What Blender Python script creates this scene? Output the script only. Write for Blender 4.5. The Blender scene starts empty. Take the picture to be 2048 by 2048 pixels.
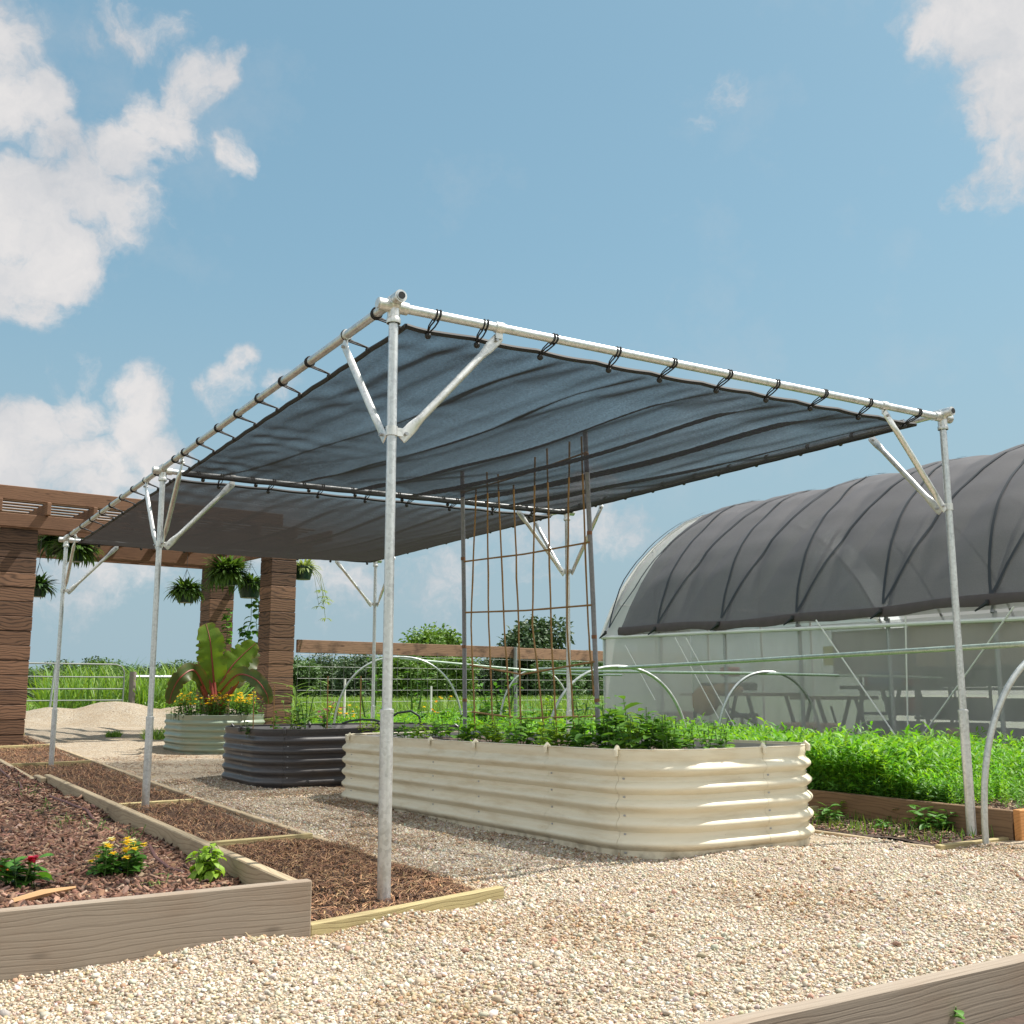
import bpy, math, random
import numpy as np
from mathutils import Vector, Matrix

random.seed(7); RNG = np.random.default_rng(11)
S = bpy.context.scene
COL = S.collection
PI = math.pi
V = Vector
R = math.radians

# ------------------------------------------------------------------ camera
F = 2127.05; CP = V((-1.7542, -3.7865, .7875)); PITCH = .1669; ROLL = -.0022; YAW = .5494
fw = V((math.sin(YAW)*math.cos(PITCH), math.cos(YAW)*math.cos(PITCH), math.sin(PITCH)))
rt = V((math.cos(YAW), -math.sin(YAW), 0)); up = rt.cross(fw)
rt, up = rt*math.cos(ROLL)+up*math.sin(ROLL), -rt*math.sin(ROLL)+up*math.cos(ROLL)
cd = bpy.data.cameras.new('camera'); cam = bpy.data.objects.new('camera', cd); COL.objects.link(cam)
M = Matrix((rt, up, -fw)).transposed().to_4x4(); M.translation = CP; cam.matrix_world = M
cd.sensor_width = 36; cd.lens = F/2048*36; cd.clip_end = 5000; cd.clip_start = .05
S.camera = cam

def ray(x, y): return fw + rt*((x-1024)/F) - up*((y-1024)/F)
def at(x, y, D): return CP + ray(x, y)*D              # point at depth D
def g(x, y, z=0):                                     # point on a level plane
    d = ray(x, y); return CP + d*((z-CP.z)/d.z)
def gx(x, y):                                         # point on the ground
    p = g(x, y, 0)
    for _ in range(12): p = g(x, y, min(H(p.x, p.y), .5))
    return p
def ony(x, y, Y):
    d = ray(x, y); return CP + d*((Y-CP.y)/d.y)
def depth(p): return (V(p)-CP).dot(fw)

_py = [-60, 3.5, 5, 8.8, 10.9, 13, 400]; _pz = [0, 0, .02, .06, .12, .17, .17]
def Hn(x, y):
    x = np.asarray(x, float); y = np.asarray(y, float)
    z = np.interp(y, _py, _pz)
    z = z + .012*np.sin(5.2*x-2.9*y+.7)*np.sin(6.1*y+2.7*x)*np.exp(-((y+1.2)/1.6)**2)
    z = z + .010*np.sin(2.1*x+.6*y+1)*np.sin(1.7*y-.8*x) + .006*np.sin(4.7*x+1.3*y)*np.sin(3.9*y+2.2*x+.5)
    z = z + .004*np.sin(11*x+3*y)*np.sin(9*y-4*x)
    def bump(cx, cy, rx, ry, h): return h*np.exp(-((x-cx)/rx)**2-((y-cy)/ry)**2)
    z = z + bump(-.70, -.48, .20, .2, .05) + bump(.0, -.33, .2, .16, .035) + bump(2.0, .0, .5, .25, .03) + bump(1.15, 1.3, .3, .9, .012)
    return z
def H(x, y): return float(Hn(x, y))

# ------------------------------------------------------------------ materials
def new_mat(name):
    m = bpy.data.materials.new(name); m.use_nodes = True
    t = m.node_tree; t.nodes.clear()
    return m, t
def nd(t, typ, ins=None, **kw):
    n = t.nodes.new(typ)
    for k, v in kw.items(): setattr(n, k, v)
    for k, v in (ins or {}).items():
        s = n.inputs[k]
        if isinstance(v, bpy.types.NodeSocket): t.links.new(v, s)
        else:
            if isinstance(v, tuple) and len(v) == 3 and s.type == 'RGBA': v = (*v, 1)
            s.default_value = v
    return n
def mth(t, op, a, b=0., c=0., clamp=False): return nd(t, 'ShaderNodeMath', {0: a, 1: b, 2: c}, operation=op, use_clamp=clamp).outputs[0]
def mixc(t, f, a, b, blend='MIX'):
    n = nd(t, 'ShaderNodeMix', data_type='RGBA', blend_type=blend)
    for i, v in ((0, f), (6, a), (7, b)):
        s = n.inputs[i]
        if isinstance(v, bpy.types.NodeSocket): t.links.new(v, s)
        else: s.default_value = (*v, 1) if isinstance(v, tuple) and len(v) == 3 else v
    return n.outputs[2]
def ramp(t, f, stops, interp='LINEAR'):
    n = nd(t, 'ShaderNodeValToRGB', {0: f}); e = n.color_ramp.elements; n.color_ramp.interpolation = interp
    while len(e) < len(stops): e.new(.5)
    for el, (p, c) in zip(e, stops): el.position = p; el.color = (*c, 1) if len(c) == 3 else c
    return n.outputs[0]
def mapr(t, v, a, b, c=0., d=1., smooth=False):
    return nd(t, 'ShaderNodeMapRange', {0: v, 1: a, 2: b, 3: c, 4: d}, interpolation_type='SMOOTHSTEP' if smooth else 'LINEAR').outputs[0]
def coord(t, kind='Object', scale=(1, 1, 1)):
    c = nd(t, 'ShaderNodeTexCoord').outputs[kind]
    return nd(t, 'ShaderNodeVectorMath', {0: c, 1: scale}, operation='MULTIPLY').outputs[0]
def wpos(t, scale=(1, 1, 1)):
    c = nd(t, 'ShaderNodeNewGeometry').outputs['Position']
    return nd(t, 'ShaderNodeVectorMath', {0: c, 1: scale}, operation='MULTIPLY').outputs[0]
def noise(t, vec, scale, detail=4., rough=.55, dist=0., out=0):
    return nd(t, 'ShaderNodeTexNoise', {'Vector': vec, 'Scale': scale, 'Detail': detail, 'Roughness': rough, 'Distortion': dist}).outputs[out]
def bump(t, h, strength=.3, dist=.01): return nd(t, 'ShaderNodeBump', {'Height': h, 'Strength': strength, 'Distance': dist}).outputs[0]
def pbr(t, col, rough=.6, metal=0., normal=None, spec=.5):
    ins = {'Base Color': col, 'Roughness': rough, 'Metallic': metal, 'Specular IOR Level': spec}
    if normal is not None: ins['Normal'] = normal
    return nd(t, 'ShaderNodeBsdfPrincipled', ins).outputs[0]
def out(t, sh): nd(t, 'ShaderNodeOutputMaterial', {0: sh})
def scl(c, k): return tuple(v*k for v in c)

def plain(name, col, rough=.6, metal=0., var=.25, scale=9., spec=.5):
    m, t = new_mat(name); c = coord(t)
    n = noise(t, c, scale)
    out(t, pbr(t, mixc(t, n, scl(col, 1-var), scl(col, 1+var)), rough, metal, spec=spec)); return m

def galv(name, col=(.60, .62, .63), rough=.42, metal=.8):
    m, t = new_mat(name); c = wpos(t)
    sp = nd(t, 'ShaderNodeTexVoronoi', {'Vector': c, 'Scale': 85.}, feature='F1')
    sv = nd(t, 'ShaderNodeSeparateColor', {0: sp.outputs['Color']}).outputs[0]
    n = noise(t, wpos(t, (1, 1, .35)), 16.)
    f = mth(t, 'ADD', mth(t, 'MULTIPLY', sv, .35), mth(t, 'MULTIPLY', n, .75))
    cc = ramp(t, f, [(.15, scl(col, .68)), (.55, col), (.9, scl(col, 1.18))])
    out(t, pbr(t, cc, mapr(t, n, .3, .7, rough-.08, rough+.12), metal, bump(t, n, .05, .002))); return m

def wood(name, light, dark, ring=55., axis='x', rough=.75, knots=True, stain=(.2, .15, .11), stainamt=.35, contrast=1., warpk=.16):
    """grain runs along the object's x axis; the lines vary quickly across it"""
    m, t = new_mat(name)
    oi = nd(t, 'ShaderNodeObjectInfo').outputs['Random']
    c0 = nd(t, 'ShaderNodeTexCoord').outputs['Object']
    off = nd(t, 'ShaderNodeCombineXYZ', {0: mth(t, 'MULTIPLY', oi, 37.), 1: mth(t, 'MULTIPLY', oi, 11.), 2: mth(t, 'MULTIPLY', oi, 5.)}).outputs[0]
    c = nd(t, 'ShaderNodeVectorMath', {0: c0, 1: off}, operation='ADD').outputs[0]
    def sc(s): return nd(t, 'ShaderNodeVectorMath', {0: c, 1: s}, operation='MULTIPLY').outputs[0]
    warp = noise(t, sc((1.3, 3.5, 6.)), 1., 3., .5)
    sep = nd(t, 'ShaderNodeSeparateXYZ', {0: c})
    cr = mth(t, 'ADD', mth(t, 'ADD', sep.outputs[2], mth(t, 'MULTIPLY', sep.outputs[1], .7)), mth(t, 'MULTIPLY', warp, warpk))
    w = mth(t, 'FRACT', mth(t, 'MULTIPLY', cr, ring))
    line = mapr(t, mth(t, 'ABSOLUTE', mth(t, 'SUBTRACT', w, .5)), .28, .5, 0., 1., True)
    fine = noise(t, sc((6., 260., 260.)), 1., 3., .6)
    blot = noise(t, sc((2., 4., 4.)), 1.6, 5., .6)
    f = mth(t, 'ADD', mth(t, 'MULTIPLY', line, .45*contrast), mth(t, 'MULTIPLY', fine, .5))
    cc = mixc(t, f, light, dark)
    cc = mixc(t, mapr(t, blot, .45, .75, 0., stainamt, True), cc, stain)
    if knots:
        vo = nd(t, 'ShaderNodeTexVoronoi', {'Vector': sc((1.6, 5., 5.)), 'Scale': 1.5}, feature='F1').outputs['Distance']
        cc = mixc(t, mapr(t, vo, .05, .13, .8, 0., True), cc, scl(dark, .55))
    tone = mth(t, 'ADD', .86, mth(t, 'MULTIPLY', oi, .28))
    cc = mixc(t, 1., cc, nd(t, 'ShaderNodeCombineColor', {0: tone, 1: tone, 2: tone}).outputs[0], 'MULTIPLY')
    out(t, pbr(t, cc, rough, 0., bump(t, mth(t, 'SUBTRACT', 1., f), .35, .003), .3)); return m

def plank_wood(name, plank):
    """dark stained boards laid horizontally round a pillar"""
    m, t = new_mat(name); c = coord(t)
    sep = nd(t, 'ShaderNodeSeparateXYZ', {0: c})
    idx = mth(t, 'FLOOR', mth(t, 'DIVIDE', sep.outputs[2], plank))
    wn = nd(t, 'ShaderNodeTexWhiteNoise', {'Vector': nd(t, 'ShaderNodeCombineXYZ', {0: idx, 1: 3.}).outputs[0]}, noise_dimensions='2D')
    r1 = wn.outputs['Value']
    off = nd(t, 'ShaderNodeCombineXYZ', {0: mth(t, 'MULTIPLY', r1, 31.), 1: mth(t, 'MULTIPLY', r1, 17.), 2: 0.}).outputs[0]
    c2 = nd(t, 'ShaderNodeVectorMath', {0: c, 1: off}, operation='ADD').outputs[0]
    def sc(s): return nd(t, 'ShaderNodeVectorMath', {0: c2, 1: s}, operation='MULTIPLY').outputs[0]
    warp = noise(t, sc((2.2, 2.2, 5.)), 1., 2., .5)
    cr = mth(t, 'ADD', sep.outputs[2], mth(t, 'MULTIPLY', warp, .22))
    w = mth(t, 'ABSOLUTE', mth(t, 'SUBTRACT', mth(t, 'FRACT', mth(t, 'MULTIPLY', cr, 26.)), .5))
    line = mapr(t, w, .18, .5, 0., 1., True)
    fine = noise(t, sc((7., 7., 190.)), 1., 3., .6)
    f = mth(t, 'ADD', mth(t, 'MULTIPLY', line, .52), mth(t, 'MULTIPLY', fine, .48))
    cc = mixc(t, f, (.225, .122, .072), (.030, .018, .013))
    cc = mixc(t, mapr(t, noise(t, sc((1.5, 1.5, 4.)), 1.4, 4.), .5, .8, 0., .6, True), cc, (.035, .022, .017))
    tone = mth(t, 'ADD', .5, mth(t, 'MULTIPLY', r1, .95))
    cc = mixc(t, 1., cc, nd(t, 'ShaderNodeCombineColor', {0: tone, 1: tone, 2: tone}).outputs[0], 'MULTIPLY')
    fz_ = mth(t, 'FRACT', mth(t, 'DIVIDE', sep.outputs[2], plank)); edge = mapr(t, mth(t, 'ABSOLUTE', mth(t, 'SUBTRACT', fz_, .5)), .465, .485, 0., .85)
    cc = mixc(t, edge, cc, (.012, .008, .006))
    out(t, pbr(t, cc, .7, 0., bump(t, mth(t, 'SUBTRACT', 1., f), .4, .003), .3)); return m

def leafmat(name, a, b, trans=.35, attr=True, rough=.5, scale=6., edge=False):
    m, t = new_mat(name); n = noise(t, wpos(t), scale, 3.)
    cc = mixc(t, n, a, b)
    if edge: cc = mixc(t, mth(t, 'MULTIPLY', nd(t, 'ShaderNodeAttribute', attribute_name='scorch').outputs['Fac'], mapr(t, noise(t, wpos(t), 14., 4.), .4, .65)), cc, (.20, .075, .03))
    if attr: cc = mixc(t, 1., cc, nd(t, 'ShaderNodeAttribute', attribute_name='tint').outputs['Color'], 'MULTIPLY')
    p = pbr(t, cc, rough, spec=.35)
    tr = nd(t, 'ShaderNodeBsdfTranslucent', {0: mixc(t, 1., cc, (1.25, 1.2, .55), 'MULTIPLY')}).outputs[0]
    out(t, nd(t, 'ShaderNodeMixShader', {0: trans, 1: p, 2: tr}).outputs[0]); return m

def weave(name, T0, col, tcol, stripes=0., weft=(1, 1, 1), trl=.3):
    """woven shade net: what shows through depends on how steeply one looks through the holes"""
    m, t = new_mat(name)
    ge = nd(t, 'ShaderNodeNewGeometry')
    dt = nd(t, 'ShaderNodeVectorMath', {0: ge.outputs['Normal'], 1: ge.outputs['Incoming']}, operation='DOT_PRODUCT').outputs['Value']
    cs = mth(t, 'MAXIMUM', mth(t, 'ABSOLUTE', dt), .06)
    n1 = noise(t, coord(t, 'Object', (1, 1, 1)), 170., 2., .8)
    n2 = noise(t, coord(t, 'Object', weft), 3., 5., .65)
    n3 = noise(t, coord(t, 'Object', (1, 1, 1)), 75., 3., .75)
    tt = mth(t, 'ADD', T0-.40, mth(t, 'ADD', mth(t, 'MULTIPLY', mth(t, 'ADD', mth(t, 'MULTIPLY', n1, .5), mth(t, 'MULTIPLY', n3, .5)), .62), mth(t, 'MULTIPLY', n2, .18)))
    ply = mth(t, 'ADD', 1., nd(t, 'ShaderNodeAttribute', attribute_name='ply').outputs['Fac'])   # layers of net, two where it is creased over
    T = mth(t, 'POWER', tt, mth(t, 'DIVIDE', ply, cs), clamp=True)
    spk = noise(t, coord(t, 'Object', (120, 40, 120)), 1., 2., .8)
    cc = mixc(t, mapr(t, spk, .55, .8, 0., .8), col, scl(col, 3.2 if col[0] < .1 else 1.3))
    d = nd(t, 'ShaderNodeMixShader', {0: trl, 1: pbr(t, cc, .75, spec=.15), 2: nd(t, 'ShaderNodeBsdfTranslucent', {0: tcol}).outputs[0]}).outputs[0]
    out(t, nd(t, 'ShaderNodeMixShader', {0: T, 1: d, 2: nd(t, 'ShaderNodeBsdfTransparent').outputs[0]}).outputs[0]); return m

def film(name, clear, col=(.8, .8, .78), trl=.5, wrinkle=(1, 1, 1)):
    m, t = new_mat(name)
    n = noise(t, coord(t, 'Object', wrinkle), 2.2, 5., .6)
    c = mixc(t, n, scl(col, .78), col)
    b = bump(t, n, .35, .04)
    d = nd(t, 'ShaderNodeMixShader', {0: trl, 1: pbr(t, c, .35, 0., b, .4), 2: nd(t, 'ShaderNodeBsdfTranslucent', {0: c}).outputs[0]}).outputs[0]
    f = mth(t, 'ADD', clear-.12, mth(t, 'MULTIPLY', n, .24))
    out(t, nd(t, 'ShaderNodeMixShader', {0: f, 1: d, 2: nd(t, 'ShaderNodeBsdfTransparent').outputs[0]}).outputs[0]); return m

def enamel(name, col, stain, amt, rough=.38, metal=0., rib=0.):
    """painted corrugated sheet, rusty water marks and dirt specks"""
    m, t = new_mat(name); c = coord(t)
    n = noise(t, coord(t, 'Object', (1.2, 1.2, 9.)), 2.5, 5., .65)
    cc = mixc(t, mapr(t, n, .42, .72, 0., amt, True), col, stain)
    sp = noise(t, c, 70., 2., .6)
    cc = mixc(t, mapr(t, sp, .72, .8, 0., .55), cc, scl(stain, .35))
    z = nd(t, 'ShaderNodeSeparateXYZ', {0: c}).outputs[2]
    dirt = mth(t, 'MULTIPLY', mapr(t, z, .0, .06, 1., 0., True), mapr(t, noise(t, c, 14.), .45, .7, 0., .6))
    cc = mixc(t, dirt, cc, scl(stain, .4))
    out(t, pbr(t, cc, mapr(t, n, .3, .7, rough-.06, rough+.1), metal, spec=.5)); return m

def gravel_mat(name, k=1., debris=True):
    m, t = new_mat(name); p = wpos(t)
    v = nd(t, 'ShaderNodeTexVoronoi', {'Vector': p, 'Scale': 82.}, feature='F1')
    r1 = nd(t, 'ShaderNodeSeparateColor', {0: v.outputs['Color']}).outputs[0]
    cc = ramp(t, r1, [(0., scl((.24, .18, .125), k)), (.18, scl((.40, .31, .215), k)), (.5, scl((.50, .42, .31), k)), (.8, scl((.58, .52, .42), k)), (1., scl((.36, .33, .29), k))])
    big = noise(t, p, 1.6, 6., .7)
    cc = mixc(t, mapr(t, big, .45, .7, 0., .5), cc, scl((.36, .25, .14), k))
    if debris:
        d = noise(t, wpos(t, (1., 1., 1.)), 24., 5., .75)
        y = nd(t, 'ShaderNodeSeparateXYZ', {0: p}).outputs[1]
        cc = mixc(t, mth(t, 'MULTIPLY', mapr(t, d, .52, .66, 0., .7), mapr(t, y, .4, 1.6, .12, 1.)), cc, (.16, .085, .05))
    dist = v.outputs['Distance']
    cc = mixc(t, mapr(t, dist, .35, .75, 0., .55), cc, scl((.10, .075, .05), k))
    h = mth(t, 'ADD', mth(t, 'SUBTRACT', 1., dist), mth(t, 'MULTIPLY', noise(t, p, 30.), .8))
    out(t, pbr(t, cc, .85, 0., bump(t, h, .9, .012), .25)); return m

def tinted(name, rough=.8, spec=.3, mul=(1, 1, 1), var=.25, scale=120.):
    m, t = new_mat(name)
    a = nd(t, 'ShaderNodeAttribute', attribute_name='tint').outputs['Color']
    n = noise(t, wpos(t), scale, 3.)
    cc = mixc(t, 1., a, mixc(t, n, scl(mul, 1-var), scl(mul, 1+var)), 'MULTIPLY')
    out(t, pbr(t, cc, rough, 0., bump(t, n, .3, .003), spec)); return m

MT = {}
MT['galv'] = galv('galvanised_steel')
MT['galv_dark'] = galv('weathered_galvanised', (.40, .41, .43), .5, .7)
MT['plate'] = galv('zinc_plate', (.66, .66, .64), .4, .8)
MT['hole'] = plain('pipe_inside', (.02, .02, .022), .8)
MT['black'] = plain('black_rubber', (.012, .012, .014), .45)
MT['cord'] = plain('black_cord', (.014, .014, .016), .7)
MT['net'] = weave('shade_net', .58, (.007, .008, .010), (.020, .019, .019), weft=(5, .35, 1), trl=.35)
MT['net2'] = weave('shade_net_far', .52, (.010, .010, .011), (.032, .029, .028), weft=(.35, 9, 1), trl=.45)
MT['ghnet'] = weave('greenhouse_net', .36, (.145, .142, .15), (.15, .145, .15), weft=(3, .4, 3), trl=.25)
MT['strap'] = plain('strap_black', (.02, .022, .025), .6)
MT['hem'] = plain('hem_brown_black', (.075, .058, .058), .7)
MT['film'] = film('greenhouse_film', .26, (.82, .82, .80), .55)
MT['film_end'] = film('greenhouse_film_end', .18, (.85, .85, .83), .5, (1, 2, 1))
MT['screen'] = film('greenhouse_screen', .43, (.74, .74, .72), .5, (2, 2, .4))
MT['white'] = plain('white_steel', (.72, .72, .69), .4, var=.1)
MT['pvcgreen'] = galv('greenish_tube', (.46, .54, .46), .38, .55)
MT['hoop'] = galv('hoop_tube', (.52, .545, .53), .42, .65)
MT['grey_wood'] = wood('grey_weathered_board', (.345, .288, .228), (.19, .15, .115), 62., stain=(.27, .20, .145), stainamt=.7, contrast=.6, warpk=.09)
MT['edge_wood'] = wood('treated_edging', (.46, .39, .20), (.27, .21, .10), 60., stain=(.22, .16, .09), stainamt=.5)
MT['old_wood'] = wood('old_edging', (.44, .355, .235), (.25, .185, .115), 60., stain=(.17, .125, .085), stainamt=.55)
MT['brown_wood'] = wood('brown_board', (.26, .165, .095), (.10, .06, .036), 45., stain=(.12, .075, .045), stainamt=.55)
MT['orange_wood'] = wood('orange_board', (.55, .27, .10), (.34, .14, .045), 45., knots=False, stainamt=.1)
MT['beam_wood'] = wood('beam_cedar', (.245, .132, .077), (.10, .05, .03), 40., stain=(.12, .06, .036), stainamt=.5)
MT['rail_wood'] = wood('rail_board', (.37, .22, .14), (.12, .062, .042), 38., stain=(.05, .03, .022), stainamt=.9)
MT['plank'] = plank_wood('burnt_planks', .184)
MT['cream'] = enamel('cream_enamel', (.72, .665, .52), (.46, .35, .19), .42)
MT['cream_in'] = plain('grey_liner', (.42, .41, .40), .6)
MT['dark'] = enamel('charcoal_enamel', (.048, .046, .050), (.075, .055, .045), .5, .33)
MT['green_bed'] = enamel('sage_enamel', (.20, .255, .19), (.33, .27, .16), .55, .36)
MT['soil'] = plain('bed_soil', (.066, .042, .030), .95, var=.75, scale=60.)
MT['mulch_base'] = plain('mulch_base', (.085, .045, .030), .95, var=.6, scale=45.)
MT['straw_base'] = plain('straw_base', (.085, .046, .026), .95, var=.6, scale=60.)
MT['chips'] = tinted('bark_chips')
MT['straw'] = tinted('pine_straw', .7)
MT['stones'] = tinted('pea_gravel', .8, .3, var=.18, scale=160.)
MT['gravel'] = gravel_mat('gravel_surface')
MT['pile'] = gravel_mat('gravel_pile', .86, False)
MT['cane'] = plain('bamboo_cane', (.30, .17, .065), .55, var=.4, scale=30.)
MT['rustpipe'] = galv('rusty_grey_pipe', (.27, .27, .30), .55, .45)
MT['rust'] = plain('rusty_clamp', (.22, .10, .05), .7)
MT['crop'] = leafmat('cover_crop', (.135, .33, .022), (.21, .42, .045), .48)
MT['leaf'] = leafmat('leaf_green', (.06, .17, .022), (.11, .26, .04), .35)
MT['leaf_bright'] = leafmat('leaf_bright', (.13, .30, .035), (.20, .40, .07), .4)
MT['leaf_dark'] = leafmat('leaf_dark', (.028, .075, .016), (.06, .13, .028), .3)
MT['leaf_lime'] = leafmat('leaf_lime', (.20, .36, .03), (.30, .45, .06), .4)
MT['tree'] = leafmat('tree_leaves', (.045, .098, .026), (.095, .17, .045), .22, scale=.6)  # leaf colour lightened to stand in for distant haze
MT['tree_dark'] = leafmat('tree_leaves_dark', (.034, .068, .028), (.066, .112, .040), .15, scale=.6)  # dark leaves, their colour also raised in place of haze
MT['tree_light'] = leafmat('tree_leaves_light', (.07, .15, .022), (.14, .24, .035), .3, scale=.6)
MT['grass'] = leafmat('tall_grass', (.10, .20, .035), (.20, .32, .07), .4)
MT['fern'] = leafmat('fern_green', (.05, .12, .02), (.12, .21, .04), .35)
MT['fern_pale'] = leafmat('spider_plant', (.16, .25, .06), (.34, .40, .16), .4)
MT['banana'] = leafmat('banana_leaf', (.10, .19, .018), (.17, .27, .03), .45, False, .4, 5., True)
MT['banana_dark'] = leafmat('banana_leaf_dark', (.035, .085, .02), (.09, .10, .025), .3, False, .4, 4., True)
MT['banana_red'] = plain('banana_midrib', (.22, .045, .03), .45)
MT['petal_yellow'] = leafmat('petal_yellow', (.80, .52, .02), (.90, .66, .05), .3, False)
MT['petal_pale'] = leafmat('petal_pale', (.78, .72, .30), (.85, .82, .6), .3, False)
MT['petal_red'] = leafmat('petal_red', (.62, .02, .06), (.75, .05, .12), .3, False)
MT['petal_orange'] = leafmat('petal_orange', (.75, .11, .03), (.8, .2, .05), .3, False)
MT['amaranth'] = leafmat('amaranth_red', (.13, .015, .035), (.22, .03, .06), .3, False)
MT['stem'] = plain('plant_stem', (.09, .16, .03), .6)
MT['stem_brown'] = plain('dry_stem', (.20, .13, .07), .7)
MT['bark'] = plain('tree_bark', (.10, .075, .055), .9, var=.5, scale=6.)
MT['pot'] = plain('green_plastic_pot', (.012, .042, .026), .4)
MT['pot_dark'] = plain('dark_plastic_pot', (.012, .018, .016), .4)
MT['tube_brown'] = plain('brown_drip_tube', (.13, .055, .045), .5)
MT['burlap'] = plain('tan_sack', (.42, .25, .12), .85)
MT['table'] = plain('bench_top', (.20, .13, .10), .7)
MT['darkmetal'] = plain('dark_steel', (.05, .05, .055), .5)
MT['redplastic'] = plain('red_plastic', (.45, .05, .035), .5)
MT['blueplastic'] = plain('blue_plastic', (.05, .10, .22), .5)
MT['crate'] = plain('dark_crate', (.035, .034, .038), .6)
MT['card'] = plain('cardboard', (.48, .34, .22), .8)
MT['yellow'] = plain('yellow_card', (.6, .55, .08), .7)
MT['greycard'] = plain('grey_board', (.34, .31, .30), .7)
MT['wire'] = galv('fence_wire', (.22, .23, .22), .6, .4)
MT['post'] = galv('fence_post', (.34, .35, .36), .5, .6)
MT['hose'] = plain('dark_hose', (.02, .035, .03), .5)
MT['rustpost'] = plain('weathered_post', (.19, .15, .14), .8)

def ground_mat():
    m, t = new_mat('meadow'); p = wpos(t)
    n = noise(t, p, .35, 6., .7); n2 = noise(t, p, 9., 5., .7)
    cc = mixc(t, n, (.10, .155, .035), (.20, .24, .07)); cc = mixc(t, n2, scl((.05, .085, .02), 1), cc)
    out(t, pbr(t, cc, .9, 0., bump(t, n2, .8, .05), .2)); return m
MT['meadow'] = ground_mat()

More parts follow.
